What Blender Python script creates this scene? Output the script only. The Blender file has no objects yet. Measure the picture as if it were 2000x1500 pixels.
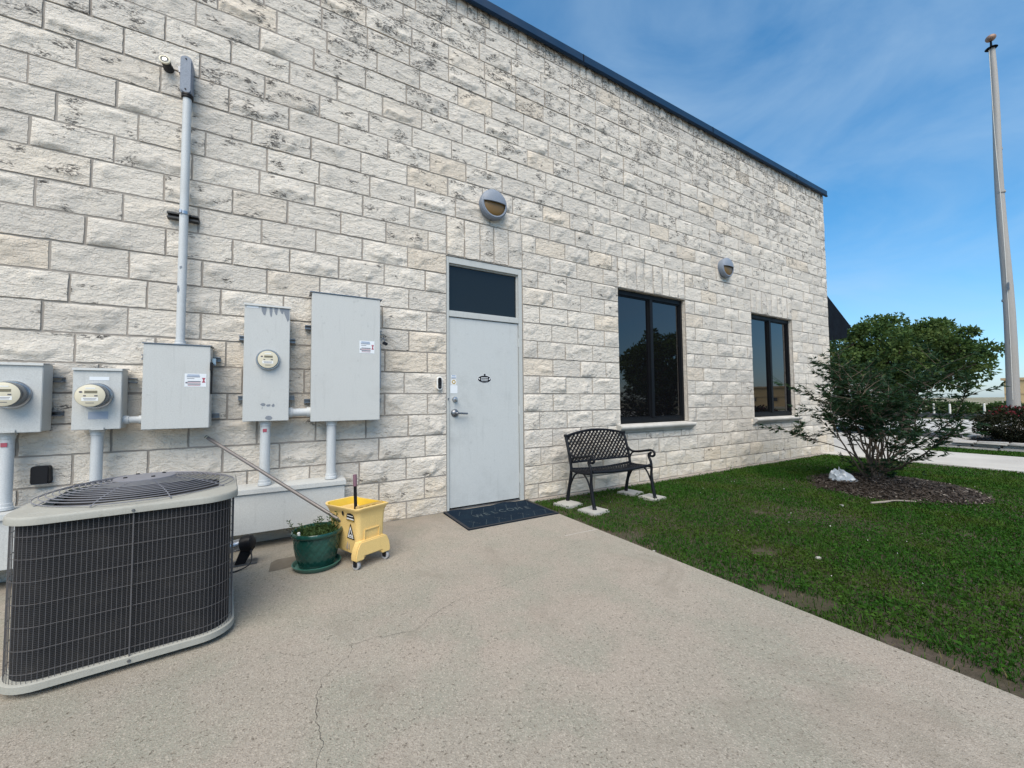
import bpy, bmesh, math, random
import numpy as np
from mathutils import Vector, Matrix, noise as mnoise
random.seed(7); np.random.seed(7)
R = math.radians
scene = bpy.context.scene
col = scene.collection

# ---------------------------------------------------------------- camera
F_PX, YAW, PITCH, ROLL, CAM_D, CAM_H = 769.737, 0.52753, 0.043886, -0.009401, 4.22247, 1.27905
def cam_axes():
    cy, sy = math.cos(YAW), math.sin(YAW)
    f = Vector((sy, cy, 0)); r = Vector((cy, -sy, 0)); u = Vector((0, 0, 1))
    f2 = f*math.cos(PITCH) + u*math.sin(PITCH); u2 = u*math.cos(PITCH) - f*math.sin(PITCH)
    return r*math.cos(ROLL) + u2*math.sin(ROLL), u2*math.cos(ROLL) - r*math.sin(ROLL), f2
CR, CU, CF = cam_axes()
cam_d = bpy.data.cameras.new('camera'); cam = bpy.data.objects.new('camera', cam_d); col.objects.link(cam)
cam_d.sensor_fit = 'HORIZONTAL'; cam_d.sensor_width = 36.0; cam_d.lens = F_PX/2000*36
cam_d.clip_start = 0.05; cam_d.clip_end = 3000
m = Matrix((CR, CU, -CF)).transposed().to_4x4(); m.translation = (0, -CAM_D, CAM_H)
cam.matrix_world = m
scene.camera = cam

# ---------------------------------------------------------------- light
SUN_EL, SUN_AZ = 52.0, 146.0         # azimuth measured from +Y towards -X: a veiled sun, left of and behind the viewer
to_sun = Vector((-math.sin(R(SUN_AZ))*math.cos(R(SUN_EL)), math.cos(R(SUN_AZ))*math.cos(R(SUN_EL)), math.sin(R(SUN_EL))))
sun_d = bpy.data.lights.new('sun', 'SUN'); sun_d.energy = 1.5; sun_d.angle = R(50); sun_d.color = (1.0, 0.895, 0.735)
sun = bpy.data.objects.new('sun', sun_d); col.objects.link(sun)
sun.rotation_euler = to_sun.to_track_quat('Z', 'Y').to_euler(); sun.location = (0, 0, 30)

world = bpy.data.worlds.new('World'); scene.world = world; world.use_nodes = True
wn, wl = world.node_tree.nodes, world.node_tree.links
wn.clear()
wo = wn.new('ShaderNodeOutputWorld'); wb = wn.new('ShaderNodeBackground'); wl.new(wb.outputs[0], wo.inputs[0])
sky = wn.new('ShaderNodeTexSky'); sky.sky_type = 'NISHITA'; sky.sun_disc = False
sky.sun_elevation = R(SUN_EL); sky.sun_rotation = R(-SUN_AZ)
sky.air_density = 1.0; sky.dust_density = 0.8; sky.ozone_density = 8.0; sky.altitude = 0
# thin high cloud, spread evenly over the whole sky
tc = wn.new('ShaderNodeTexCoord'); mp = wn.new('ShaderNodeMapping'); mp.inputs['Scale'].default_value = (1.0, 2.2, 5.0); mp.inputs['Rotation'].default_value = (R(8), R(-10), R(25))
wl.new(tc.outputs['Generated'], mp.inputs['Vector'])
n1 = wn.new('ShaderNodeTexNoise'); n1.inputs['Scale'].default_value = 1.3; n1.inputs['Detail'].default_value = 7; n1.inputs['Roughness'].default_value = 0.55; n1.inputs['Distortion'].default_value = 0.6
wl.new(mp.outputs[0], n1.inputs['Vector'])
rp = wn.new('ShaderNodeMapRange'); rp.inputs['From Min'].default_value = 0.36; rp.inputs['From Max'].default_value = 0.74; rp.inputs['To Min'].default_value = 0.08; rp.inputs['To Max'].default_value = 0.46
wl.new(n1.outputs['Fac'], rp.inputs['Value'])
cm = wn.new('ShaderNodeMixRGB'); cm.inputs['Color2'].default_value = (2.6, 3.5, 4.4, 1)
wl.new(rp.outputs[0], cm.inputs['Fac']); hs = wn.new('ShaderNodeHueSaturation'); hs.inputs['Saturation'].default_value = 1.2; hs.inputs['Hue'].default_value = 0.487; wl.new(sky.outputs[0], hs.inputs['Color']); wl.new(hs.outputs[0], cm.inputs['Color1']); wl.new(cm.outputs[0], wb.inputs['Color'])
wb.inputs['Strength'].default_value = 0.066

scene.view_settings.view_transform = 'Standard'; scene.view_settings.look = 'None'
scene.view_settings.gamma = 1.0; scene.view_settings.use_curve_mapping = False
scene.view_settings.exposure = 1.63
scene.render.engine = 'CYCLES'

# ---------------------------------------------------------------- helpers
WLOC = {}
def tag(o, label=None, cat=None, group=None, kind=None):
    if label: o['label'] = label
    if cat: o['category'] = cat
    if group: o['group'] = group
    if kind: o['kind'] = kind
    return o
def thing(name, loc, label, cat, group=None):
    o = bpy.data.objects.new(name, None); col.objects.link(o); o.location = loc; o.empty_display_size = 0.1
    WLOC[o] = Vector(loc); return tag(o, label, cat, group)
def place(name, me, parent=None, center=None):
    o = bpy.data.objects.new(name, me); col.objects.link(o)
    c = Vector(center) if center is not None else Vector((0, 0, 0))
    WLOC[o] = c
    if parent is not None:
        o.parent = parent; o.location = c - WLOC[parent]
    else: o.location = c
    return o
class MB:
    def __init__(s, M=None): s.v = []; s.f = []; s.M = M
    def add(s, vs, fs):
        b = len(s.v)
        for p in vs:
            p = Vector(p)
            s.v.append(tuple(s.M @ p) if s.M is not None else tuple(p))
        s.f += [tuple(b+i for i in f) for f in fs]; return s
    def box(s, a, b):
        (x0, y0, z0), (x1, y1, z1) = a, b
        x0, x1 = min(x0, x1), max(x0, x1); y0, y1 = min(y0, y1), max(y0, y1); z0, z1 = min(z0, z1), max(z0, z1)
        return s.add([(x0,y0,z0),(x1,y0,z0),(x1,y1,z0),(x0,y1,z0),(x0,y0,z1),(x1,y0,z1),(x1,y1,z1),(x0,y1,z1)],
                     [(0,3,2,1),(4,5,6,7),(0,1,5,4),(1,2,6,5),(2,3,7,6),(3,0,4,7)])
    def tube(s, pts, r, n=8, cap=True, squash=None):
        pts = [Vector(p) for p in pts]; k = len(pts)
        rr = r if isinstance(r, (list, tuple)) else [r]*k
        vs = []; up = None
        for i, p in enumerate(pts):
            t = (pts[min(i+1, k-1)] - pts[max(i-1, 0)]).normalized()
            if up is None:
                up = Vector((0, 0, 1)) if abs(t.z) < .9 else Vector((1, 0, 0))
            a = t.cross(up)
            if a.length < 1e-6: a = t.cross(Vector((0, 1, 0)))
            a.normalize(); b = a.cross(t).normalized(); up = b
            for j in range(n):
                w = 2*math.pi*(j+.5)/n
                vs.append(p + a*(math.cos(w)*rr[i]) + b*(math.sin(w)*rr[i]*(squash or 1)))
        fs = []
        for i in range(k-1):
            for j in range(n):
                fs.append((i*n+j, i*n+(j+1) % n, (i+1)*n+(j+1) % n, (i+1)*n+j))
        if cap:
            fs.append(tuple(range(n-1, -1, -1))); fs.append(tuple((k-1)*n+j for j in range(n)))
        fs = [f[::-1] for f in fs]
        return s.add(vs, fs)
    def bar(s, p, q, w, h, up=(0, 0, 1)):
        p, q = Vector(p), Vector(q); t = (q-p).normalized(); up = Vector(up)
        a = t.cross(up).normalized()*(w/2); b = a.cross(t).normalized()*(h/2)
        return s.add([p-a-b, p+a-b, p+a+b, p-a+b, q-a-b, q+a-b, q+a+b, q-a+b],
                     [(0,1,2,3),(7,6,5,4),(0,4,5,1),(1,5,6,2),(2,6,7,3),(3,7,4,0)])
    def lathe(s, prof, c, n=32, axis='z', fn=None, capb=False, capt=False):
        # prof: list of (r, h); axis z up, or '-y' sticking out of the wall
        c = Vector(c); vs = []; k = len(prof)
        for i, (r, h) in enumerate(prof):
            for j in range(n):
                w = 2*math.pi*j/n; q = r if fn is None else fn(r, h, w)
                if axis == 'z': vs.append(c + Vector((math.cos(w)*q, math.sin(w)*q, h)))
                elif axis == '-y': vs.append(c + Vector((math.cos(w)*q, -h, math.sin(w)*q)))
                else: vs.append(c + Vector((h, math.cos(w)*q, math.sin(w)*q)))
        fs = [(i*n+j, i*n+(j+1) % n, (i+1)*n+(j+1) % n, (i+1)*n+j) for i in range(k-1) for j in range(n)]
        if capb: fs.append(tuple(range(n-1, -1, -1)))
        if capt: fs.append(tuple((k-1)*n+j for j in range(n)))
        return s.add(vs, fs)
    def prism(s, poly, ext):
        # poly: list of 3-D points, ext: extrusion vector
        e = Vector(ext); k = len(poly); P = [Vector(p) for p in poly]
        return s.add(P + [p+e for p in P], [tuple(range(k-1, -1, -1)), tuple(range(k, 2*k))] + [(i, (i+1) % k, k+(i+1) % k, k+i) for i in range(k)])
    def build(s, name, mat, parent=None, bevel=0, smooth=None, seg=2, recalc=True):
        V = np.array(s.v); c = (V.min(0)+V.max(0))/2; c[2] = V.min(0)[2]
        me = bpy.data.meshes.new(name); me.from_pydata([tuple(x) for x in V-c], [], s.f)
        if bevel or recalc:
            bm = bmesh.new(); bm.from_mesh(me)
            if recalc: bmesh.ops.recalc_face_normals(bm, faces=bm.faces)
            if bevel:
                ed = [e for e in bm.edges if len(e.link_faces) == 2 and e.calc_face_angle(0) > R(35)]
                bmesh.ops.bevel(bm, geom=ed, offset=bevel, segments=seg, affect='EDGES', clamp_overlap=True)
            bm.to_mesh(me); bm.free()
        if smooth is None and bevel: smooth = 40
        if smooth:
            me.shade_smooth(); me.set_sharp_from_angle(angle=R(smooth))
        me.materials.append(mat); me.update()
        return place(name, me, parent, c)
def rrect(cx, cy, wx, wy, r, n=8):
    out = []
    for k, (sx, sy) in enumerate(((1, 1), (-1, 1), (-1, -1), (1, -1))):
        ox, oy = cx+sx*(wx/2-r), cy+sy*(wy/2-r)
        for i in range(n+1):
            a = math.pi/2*(k+i/n); out.append((ox+r*math.cos(a), oy+r*math.sin(a)))
    return out
def spline(pts, n=8):
    P = [Vector(p) for p in pts]; out = []
    for i in range(len(P)-1):
        p0, p1, p2, p3 = P[max(i-1, 0)], P[i], P[i+1], P[min(i+2, len(P)-1)]
        for k in range(n):
            t = k/n
            out.append(.5*((2*p1)+(p2-p0)*t+(2*p0-5*p1+4*p2-p3)*t*t+(3*p1-p0-3*p2+p3)*t**3))
    return out+[P[-1]]
def np_mesh(name, V, Fq, mat, parent=None, smooth=False, attrs=None):
    # V (n,3) array, Fq (m,k) array of equal-sided faces
    V = np.asarray(V, np.float32); Fq = np.asarray(Fq, np.int32); k = Fq.shape[1]
    me = bpy.data.meshes.new(name)
    me.vertices.add(len(V)); me.vertices.foreach_set('co', V.ravel())
    me.loops.add(Fq.size); me.loops.foreach_set('vertex_index', Fq.ravel())
    me.polygons.add(len(Fq)); me.polygons.foreach_set('loop_start', np.arange(0, Fq.size, k, dtype=np.int32))
    if smooth: me.polygons.foreach_set('use_smooth', np.ones(len(Fq), bool))
    if attrs:
        for an, arr in attrs.items():
            a = me.attributes.new(an, 'FLOAT', 'POINT'); a.data.foreach_set('value', np.asarray(arr, np.float32))
    me.update(calc_edges=True); me.materials.append(mat)
    return place(name, me, parent, (0, 0, 0) if parent is None else WLOC[parent]) if False else _plain(name, me, parent)
def _plain(name, me, parent):
    o = bpy.data.objects.new(name, me); col.objects.link(o); WLOC[o] = Vector((0, 0, 0))
    if parent is not None:
        o.parent = parent; o.location = -WLOC[parent]
    return o

# ---------------------------------------------------------------- materials
class Mat:
    def __init__(s, name):
        s.m = bpy.data.materials.new(name); s.m.use_nodes = True
        s.n, s.l = s.m.node_tree.nodes, s.m.node_tree.links
        s.b = s.n['Principled BSDF']; s.out = s.n['Material Output']
        s._p = None
    def node(s, t, **kw):
        o = s.n.new(t)
        for k, v in kw.items():
            if k in o.inputs.keys(): s.set(o.inputs[k], v)
            else: setattr(o, k, v)
        return o
    def set(s, sock, v):
        if isinstance(v, bpy.types.NodeSocket): s.l.new(v, sock)
        elif isinstance(v, (tuple, list)) and sock.type == 'RGBA' and len(v) == 3: sock.default_value = (*v, 1)
        else: sock.default_value = v
    @property
    def pos(s):
        if s._p is None: s._p = s.n.new('ShaderNodeNewGeometry')
        return s._p.outputs['Position']
    def geo(s, o): s.pos; return s._p.outputs[o]
    def map(s, vec, scale=(1, 1, 1), rot=(0, 0, 0)):
        o = s.n.new('ShaderNodeMapping'); s.l.new(vec, o.inputs[0]); o.inputs['Scale'].default_value = scale; o.inputs['Rotation'].default_value = rot; return o.outputs[0]
    def noise(s, scale, detail=4, rough=.55, vec=None, dist=0, out='Fac'):
        o = s.n.new('ShaderNodeTexNoise'); s.l.new(vec or s.pos, o.inputs['Vector'])
        o.inputs['Scale'].default_value = scale; o.inputs['Detail'].default_value = detail; o.inputs['Roughness'].default_value = rough; o.inputs['Distortion'].default_value = dist
        return o.outputs[out]
    def voro(s, scale, vec=None, feature='F1', out='Distance', rnd=1.0):
        o = s.n.new('ShaderNodeTexVoronoi'); o.feature = feature; s.l.new(vec or s.pos, o.inputs['Vector']); o.inputs['Scale'].default_value = scale; o.inputs['Randomness'].default_value = rnd
        return o.outputs[out]
    def rng(s, v, a, b, c=0.0, d=1.0, smooth=True):
        o = s.n.new('ShaderNodeMapRange'); o.interpolation_type = 'SMOOTHSTEP' if smooth else 'LINEAR'
        s.set(o.inputs['Value'], v)
        for k, x in zip(('From Min', 'From Max', 'To Min', 'To Max'), (a, b, c, d)): o.inputs[k].default_value = x
        return o.outputs[0]
    def math(s, op, a, b=0.0, clamp=False):
        o = s.n.new('ShaderNodeMath'); o.operation = op; o.use_clamp = clamp; s.set(o.inputs[0], a); s.set(o.inputs[1], b); return o.outputs[0]
    def mix(s, f, a, b, mode='MIX'):
        o = s.n.new('ShaderNodeMixRGB'); o.blend_type = mode; s.set(o.inputs['Fac'], f); s.set(o.inputs['Color1'], a); s.set(o.inputs['Color2'], b); return o.outputs[0]
    def sep(s, vec, i):
        o = s.n.new('ShaderNodeSeparateXYZ'); s.l.new(vec, o.inputs[0]); return o.outputs[i]
    def bump(s, h, strength=.5, dist=.01, normal=None):
        o = s.n.new('ShaderNodeBump'); o.inputs['Strength'].default_value = strength; o.inputs['Distance'].default_value = dist; s.set(o.inputs['Height'], h)
        if normal is not None: s.l.new(normal, o.inputs['Normal'])
        return o.outputs[0]
    def rand(s):
        oi = s.n.new('ShaderNodeObjectInfo'); a = s.math('ADD', s.math('MULTIPLY', oi.outputs['Random'], 3.17), s.math('MULTIPLY', s.geo('Random Per Island'), 7.31))
        return s.math('FRACT', a)
    def done(s, color=None, rough=.6, metal=0, spec=None, normal=None, ior=None):
        if color is not None: s.set(s.b.inputs['Base Color'], color)
        s.set(s.b.inputs['Roughness'], rough); s.set(s.b.inputs['Metallic'], metal)
        if spec is not None: s.b.inputs['Specular IOR Level'].default_value = spec
        if ior is not None: s.b.inputs['IOR'].default_value = ior
        if normal is not None: s.l.new(normal, s.b.inputs['Normal'])
        return s.m
def simple(name, c, rough=.5, metal=0, var=.06, bump=.0, scale=30, spec=None):
    k = Mat(name); n = k.noise(scale, 4)
    n2 = k.noise(scale*.15, 3)
    f = k.math('MULTIPLY_ADD', n, var*2); f.node.inputs[2].default_value = 1-var
    f2 = k.math('MULTIPLY_ADD', n2, var*2); f2.node.inputs[2].default_value = 1-var
    h = k.n.new('ShaderNodeHueSaturation'); h.inputs['Color'].default_value = (*c, 1); k.l.new(k.math('MULTIPLY', f, f2), h.inputs['Value'])
    return k.done(h.outputs[0], k.rng(n2, .3, .7, rough*.85, min(1, rough*1.15)), metal, spec, k.bump(n, .4, bump) if bump else None)

M = {}
# --- limestone
k = Mat('limestone'); r = k.rand(); r2 = k.math('FRACT', k.math('MULTIPLY', r, 13.7)); r3 = k.math('FRACT', k.math('MULTIPLY', r, 57.3))
z = k.sep(k.pos, 2)
vs = k.map(k.pos, (1.0, 1.0, 2.2))
big = k.noise(5, 5, .6); fine = k.noise(42, 6, .65, vs); mid = k.noise(15, 5, .6, vs, .6)
c = k.mix(k.rng(r, 0, 1), (.57, .53, .475), (.67, .62, .55))
c = k.mix(k.math('MULTIPLY', k.rng(r2, .86, .98), .40), c, (.68, .56, .42))
c = k.mix(k.math('MULTIPLY', k.rng(big, .5, .75), .25), c, (.67, .59, .475))
c = k.mix(k.math('MULTIPLY', k.rng(mid, .5, .75), .24), c, (.47, .445, .405))
c = k.mix(k.math('MULTIPLY', k.rng(fine, .55, .75), .22), c, (.77, .74, .69))
# low, earth-stained courses
c = k.mix(k.math('MULTIPLY', k.rng(z, .75, .1), k.rng(big, .35, .65, .1, .4)), c, (.50, .41, .27))
# black lichen, more of it on the high courses
hz = k.rng(z, 2.4, 6.1, .0, 1.0, False)
lich = k.noise(34, 6, .74, k.map(k.pos, (.8, .8, 1.9)), .8); clus = k.noise(7.5, 3, .5, k.map(k.pos, (.8, .8, 1.5))); patch = k.noise(1.3, 2, .5)
gate = k.math('ADD', k.math('ADD', k.math('MULTIPLY', hz, .185), k.math('MULTIPLY', r3, .13)), k.math('MULTIPLY', patch, .14))
cl = k.rng(k.math('ADD', clus, gate), .745, .87)
lm = k.math('MULTIPLY', cl, k.rng(k.math('ADD', lich, k.math('MULTIPLY', cl, .06)), .53, .60))
c = k.mix(k.math('MULTIPLY', lm, .90), c, (.055, .052, .05))
grey = k.noise(2.1, 4, .6)
c = k.mix(k.math('MULTIPLY', k.math('MULTIPLY', hz, k.rng(grey, .45, .72)), .26), c, (.38, .375, .36))
h1 = k.noise(18, 6, .66, k.map(k.pos, (1, 1, 1.6)), .15); h2 = k.noise(85, 4, .7)
tn = k.noise(4.6, 6, .58, k.map(k.pos, (.75, .75, 1.9)), .1); ts = k.math('MULTIPLY', tn, 11.0); tf = k.math('FLOOR', ts); tt = k.rng(k.math('FRACT', ts), .80, 1.0)
terr = k.math('MULTIPLY', k.math('ADD', tf, tt), .16)
hh = k.math('ADD', k.math('ADD', k.math('MULTIPLY', h1, .95), k.math('MULTIPLY', h2, .26)), terr)
M['stone'] = k.done(c, .95, 0, .1, k.bump(hh, .95, .024))
# --- mortar
k = Mat('mortar'); n = k.noise(60, 5); n2 = k.noise(2.5, 3)
M['mortar'] = k.done(k.mix(k.rng(n2, .3, .7), k.mix(n, (.27, .24, .212), (.34, .305, .27)), (.30, .275, .245)), .95, 0, .1, k.bump(n, .5, .004))
# --- smooth cast stone (sills)
k = Mat('cast_stone'); n = k.noise(35, 5); n2 = k.noise(4, 4)
M['cast'] = k.done(k.mix(k.rng(n2, .35, .7), k.mix(n, (.46, .445, .42), (.54, .52, .485)), (.40, .385, .35)), .85, 0, .2, k.bump(n, .25, .003))
# --- concrete slab with exposed sand
k = Mat('slab_concrete'); p1 = k.noise(1.1, 4, .6); p2 = k.noise(2.3, 4, .6, k.map(k.pos, (1, 1, 1), (0, 0, 1))); p3 = k.noise(.5, 3)
v = k.voro(185, out='Color'); vd = k.voro(185); vr = k.sep(v, 0); vg = k.sep(v, 1)
c = k.mix(k.rng(p1, .35, .68), (.295, .268, .225), (.33, .285, .24))
c = k.mix(k.math('MULTIPLY', k.rng(p2, .42, .62), .8), c, (.265, .258, .212))
c = k.mix(k.math('MULTIPLY', k.rng(p3, .45, .65), .45), c, (.325, .298, .252))
c = k.mix(k.rng(vr, .50, 1, 0, .45), c, (.20, .165, .135)); c = k.mix(k.rng(vg, .70, 1, 0, .5), c, (.47, .42, .355))
pit = k.noise(74, 4, .7); c = k.mix(k.rng(pit, .575, .66, 0, .72), c, (.09, .075, .058))
fl = k.sep(k.voro(33, out='Color'), 2); fd = k.voro(33); c = k.mix(k.math('MULTIPLY', k.rng(fl, .985, .99), k.rng(fd, .12, .08)), c, (.85, .82, .76))
st = k.noise(1.7, 6, .65, None, 1.0); c = k.mix(k.math('MULTIPLY', k.rng(st, .54, .7), .42), c, (.215, .19, .155))
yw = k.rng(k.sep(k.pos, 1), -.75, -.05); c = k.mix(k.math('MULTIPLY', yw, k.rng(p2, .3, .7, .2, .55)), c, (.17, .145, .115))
M['slab'] = k.done(c, .93, 0, .15, k.bump(k.math('ADD', k.math('MULTIPLY', vd, .5), k.math('MULTIPLY', pit, -1.1)), .55, .006))
k = Mat('path_concrete'); n = k.noise(45, 5); n2 = k.noise(.9, 4)
M['path'] = k.done(k.mix(k.rng(n2, .35, .7), k.mix(n, (.44, .425, .39), (.54, .52, .48)), (.41, .39, .36)), .92, 0, .15, k.bump(n, .4, .004))
k = Mat('asphalt'); n = k.noise(90, 5); n2 = k.noise(.35, 4)
M['asphalt'] = k.done(k.mix(k.rng(n2, .3, .7), k.mix(n, (.04, .04, .04), (.075, .073, .07)), (.085, .08, .075)), .9, 0, .2, k.bump(n, .5, .006))
k = Mat('soil'); n = k.noise(25, 6, .65); n2 = k.noise(3, 4)
M['soil'] = k.done(k.mix(k.rng(n2, .4, .65), k.mix(n, (.040, .032, .024), (.125, .102, .080)), (.06, .055, .035)), .97, 0, .1, k.bump(n, .8, .02))
k = Mat('dry_ground'); n = k.noise(8, 6, .65); n2 = k.noise(.12, 4)
M['land'] = k.done(k.mix(k.rng(n2, .4, .62), k.mix(n, (.10, .11, .05), (.17, .16, .085)), (.34, .30, .24)), .97, 0, .1, k.bump(n, .6, .03))
k = Mat('mulch'); n = k.noise(40, 6, .7, k.map(k.pos, (1, 2, 1), (0, 0, .6))); n2 = k.noise(5, 4)
M['mulch'] = k.done(k.mix(k.rng(n2, .4, .65), k.mix(n, (.018, .014, .011), (.055, .042, .033)), (.042, .034, .027)), .97, 0, .1, k.bump(n, 1.0, .03))
def leafmat(name, a, b, c2, trans=.25, rough=.45):
    k = Mat(name); r = k.geo('Random Per Island'); n = k.noise(1.6, 3)
    cc = k.mix(k.rng(r, 0, 1), a, b); cc = k.mix(k.math('MULTIPLY', k.rng(n, .42, .68), .6), cc, c2)
    k.done(cc, rough+.12, 0, .12)
    t = k.n.new('ShaderNodeBsdfTranslucent'); k.l.new(k.mix(.35, cc, (.10, .16, .01)), t.inputs['Color'])
    ms = k.n.new('ShaderNodeMixShader'); ms.inputs[0].default_value = trans
    k.l.new(k.b.outputs[0], ms.inputs[1]); k.l.new(t.outputs[0], ms.inputs[2]); k.l.new(ms.outputs[0], k.out.inputs[0]); return k.m
M['grass'] = leafmat('grass_blades', (.015, .060, .007), (.036, .108, .010), (.062, .092, .014), .25, .55)
M['drygrass'] = leafmat('dry_grass', (.20, .16, .08), (.11, .11, .04), (.15, .12, .06), .2, .7)
M['shrub'] = leafmat('shrub_leaves', (.010, .030, .016), (.022, .052, .024), (.014, .036, .018), .2, .5)
M['oak'] = leafmat('tree_leaves', (.036, .078, .028), (.085, .140, .042), (.13, .17, .05), .3, .5)
M['red'] = leafmat('dark_bush_leaves', (.016, .022, .014), (.030, .030, .018), (.022, .02, .014), .12, .5)
M['redtip'] = leafmat('red_leaf_tips', (.16, .02, .03), (.10, .015, .025), (.13, .02, .03), .2, .5)
M['hedge'] = leafmat('hedge_leaves', (.04, .075, .025), (.06, .10, .03), (.05, .08, .03), .2, .5)
k = Mat('bark'); n = k.noise(40, 5, .6, k.map(k.pos, (1, 1, .25)))
M['bark'] = k.done(k.mix(n, (.06, .045, .035), (.17, .135, .105)), .9, 0, .15, k.bump(n, .7, .006))
M['chip'] = simple('wood_chip', (.050, .038, .030), .9, 0, .3)
M['chip_pale'] = simple('pale_wood_chip', (.24, .21, .18), .9, 0, .25)
# --- paints and metals
def paint(name, c, rough=.5, mott=.07, dirt=None, smudge=False):
    k = Mat(name); n = k.noise(150, 4, .6); n2 = k.noise(4, 5, .6); n3 = k.noise(22, 4, .6)
    cc = k.mix(k.rng(n, .35, .65), tuple(x*(1-mott) for x in c), tuple(min(1, x*(1+mott)) for x in c))
    cc = k.mix(k.math('MULTIPLY', k.rng(n2, .5, .75), .3), cc, dirt or tuple(x*.78 for x in c))
    cc = k.mix(k.math('MULTIPLY', k.rng(n3, .63, .72), .25), cc, tuple(x*.6 for x in c))
    if smudge:
        sx = k.rng(k.sep(k.pos, 0), 2.25, 1.62); sz = k.math('MULTIPLY', k.rng(k.sep(k.pos, 2), .4, 1.0), k.rng(k.sep(k.pos, 2), 1.9, 1.3)); low = k.rng(k.sep(k.pos, 2), .55, .08)
        sm = k.math('MULTIPLY', k.math('ADD', k.math('MULTIPLY', sx, sz), k.math('MULTIPLY', low, .7)), k.rng(k.noise(5, 5, .65), .42, .68)); cc = k.mix(k.math('MULTIPLY', sm, .32, True), cc, tuple(x*.55 for x in c))
    st = k.noise(30, 4, .6, k.map(k.pos, (1, 1, .06)), .3); cc = k.mix(k.math('MULTIPLY', k.rng(st, .56, .72), .20), cc, tuple(x*.62 for x in c))
    return k.done(cc, k.rng(n2, .3, .7, rough*.85, rough*1.2), 0, .3, k.bump(n, .25, .0012))
M['box'] = paint('grey_box_paint', (.48, .49, .48), .5)
M['door'] = paint('door_paint', (.46, .48, .48), .45, .06, None, True)
M['frame'] = paint('frame_paint', (.42, .435, .425), .45, .04)
M['conduit'] = paint('conduit_paint', (.49, .51, .52), .5)
M['bare'] = paint('bare_grey_metal', (.20, .22, .25), .5)
M['ac'] = paint('condenser_paint', (.33, .325, .29), .6, .04, (.24, .23, .20))
M['wire'] = simple('guard_wire', (.095, .092, .095), .6, 0, .12, spec=.25)
M['guard'] = simple('fan_guard_wire', (.19, .19, .21), .55, 0, .1, spec=.25)
k = Mat('coil_fins'); w = k.n.new('ShaderNodeTexWave'); w.bands_direction = 'Z'; w.inputs['Scale'].default_value = 40; k.l.new(k.pos, w.inputs[0]); n = k.noise(6, 5, .65); n3 = k.noise(90, 3)
cc = k.mix(k.rng(n, .45, .75), (.016, .0165, .019), (.034, .032, .031)); cc = k.mix(k.math('MULTIPLY', k.rng(w.outputs[0], .4, .9), .5), cc, (.042, .041, .042))
M['coil'] = k.done(cc, .75, .1, .25, k.bump(w.outputs[0], .4, .004))
M['dark'] = simple('dark_cavity', (.012, .012, .013), .8)  # near-black stands in for shade in gaps and hollows
M['fanblade'] = simple('fan_blade', (.07, .07, .075), .5, .4)
M['navy'] = simple('navy_metal', (.006, .026, .062), .45, 0, .06, spec=.3)
M['navy_dark_shaded'] = simple('dark_shaded_navy_metal', (.004, .006, .010), .85, spec=.1)  # near-black also holds the porch roof's shade; dark trim shares it
M['blackframe'] = simple('black_window_frame', (.006, .007, .009), .5, spec=.2)
M['iron'] = simple('black_cast_iron', (.007, .008, .011), .5, 0, .15, .0015, 120, spec=.22)
M['pad'] = simple('concrete_paver', (.36, .355, .33), .9, 0, .08, .002, 60)
M['black'] = simple('black_plastic', (.008, .008, .010), .45, spec=.25)
M['rubber'] = simple('black_rubber', (.02, .02, .022), .7)
M['lamp_metal'] = paint('lamp_metal', (.20, .23, .28), .5, .12)
M['lampglass'] = simple('amber_diffuser', (.16, .09, .022), .35, 0, .1)
M['steel'] = simple('brushed_steel', (.42, .43, .45), .28, .9, .06)
M['darksteel'] = simple('dark_steel', (.20, .21, .23), .35, .8, .1)
M['white'] = simple('white_plastic', (.72, .72, .70), .4, 0, .03)
M['sticker'] = simple('white_sticker', (.66, .69, .72), .5, 0, .03)
M['ink'] = simple('dark_print', (.09, .085, .11), .6)
M['ink_red'] = simple('red_print', (.34, .07, .10), .6)
M['ink_blue'] = simple('blue_print', (.10, .19, .36), .6)
M['sticker_grey'] = simple('grey_label', (.30, .34, .41), .5)
M['gold'] = simple('gold_print', (.40, .27, .06), .5)
M['cream'] = simple('meter_face', (.60, .55, .42), .4, 0, .04)
M['lcd'] = simple('meter_display', (.17, .15, .10), .3)
M['meterglass'] = simple('meter_glass', (.10, .105, .11), .08, 0, .05, spec=.8)
M['yellow'] = paint('yellow_plastic', (.70, .50, .20), .42, .05, (.54, .38, .16))
M['yellow_in'] = simple('yellow_inside', (.72, .48, .05), .45, 0, .08)
M['greyrub'] = simple('grey_caster_tyre', (.33, .33, .34), .6)
M['mop'] = simple('mop_handle_metal', (.16, .145, .14), .45, .3, .1)
M['mauve'] = simple('mauve_grip', (.19, .10, .13), .5)
k = Mat('green_glaze'); n = k.noise(9, 4); n2 = k.noise(60, 3)
M['glaze'] = k.done(k.mix(k.rng(n, .35, .7), (.008, .045, .036), (.016, .078, .062)), k.rng(n, .3, .7, .14, .26), 0, .5, k.bump(n2, .2, .001))
M['saucer'] = simple('green_saucer', (.035, .125, .10), .35, 0, .15)
k = Mat('mat_rubber'); n = k.noise(120, 4); n2 = k.noise(6, 4)
M['mat'] = k.done(k.mix(k.rng(n2, .4, .7), (.004, .012, .024), (.007, .018, .031)), .85, 0, .12, k.bump(n, .8, .004))
M['mat_print'] = simple('mat_print', (.05, .07, .08), .85, 0, .2)
def glass(name, tint, ior, rough=.012):
    k = Mat(name); n = k.noise(.8, 3); return k.done(tint, rough, 0, .5, k.bump(n, .05, .02), ior)
M['glass'] = glass('tinted_window_glass', (.004, .004, .005), 1.75)
M['glass2'] = glass('transom_glass', (.010, .013, .015), 1.4)
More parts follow.
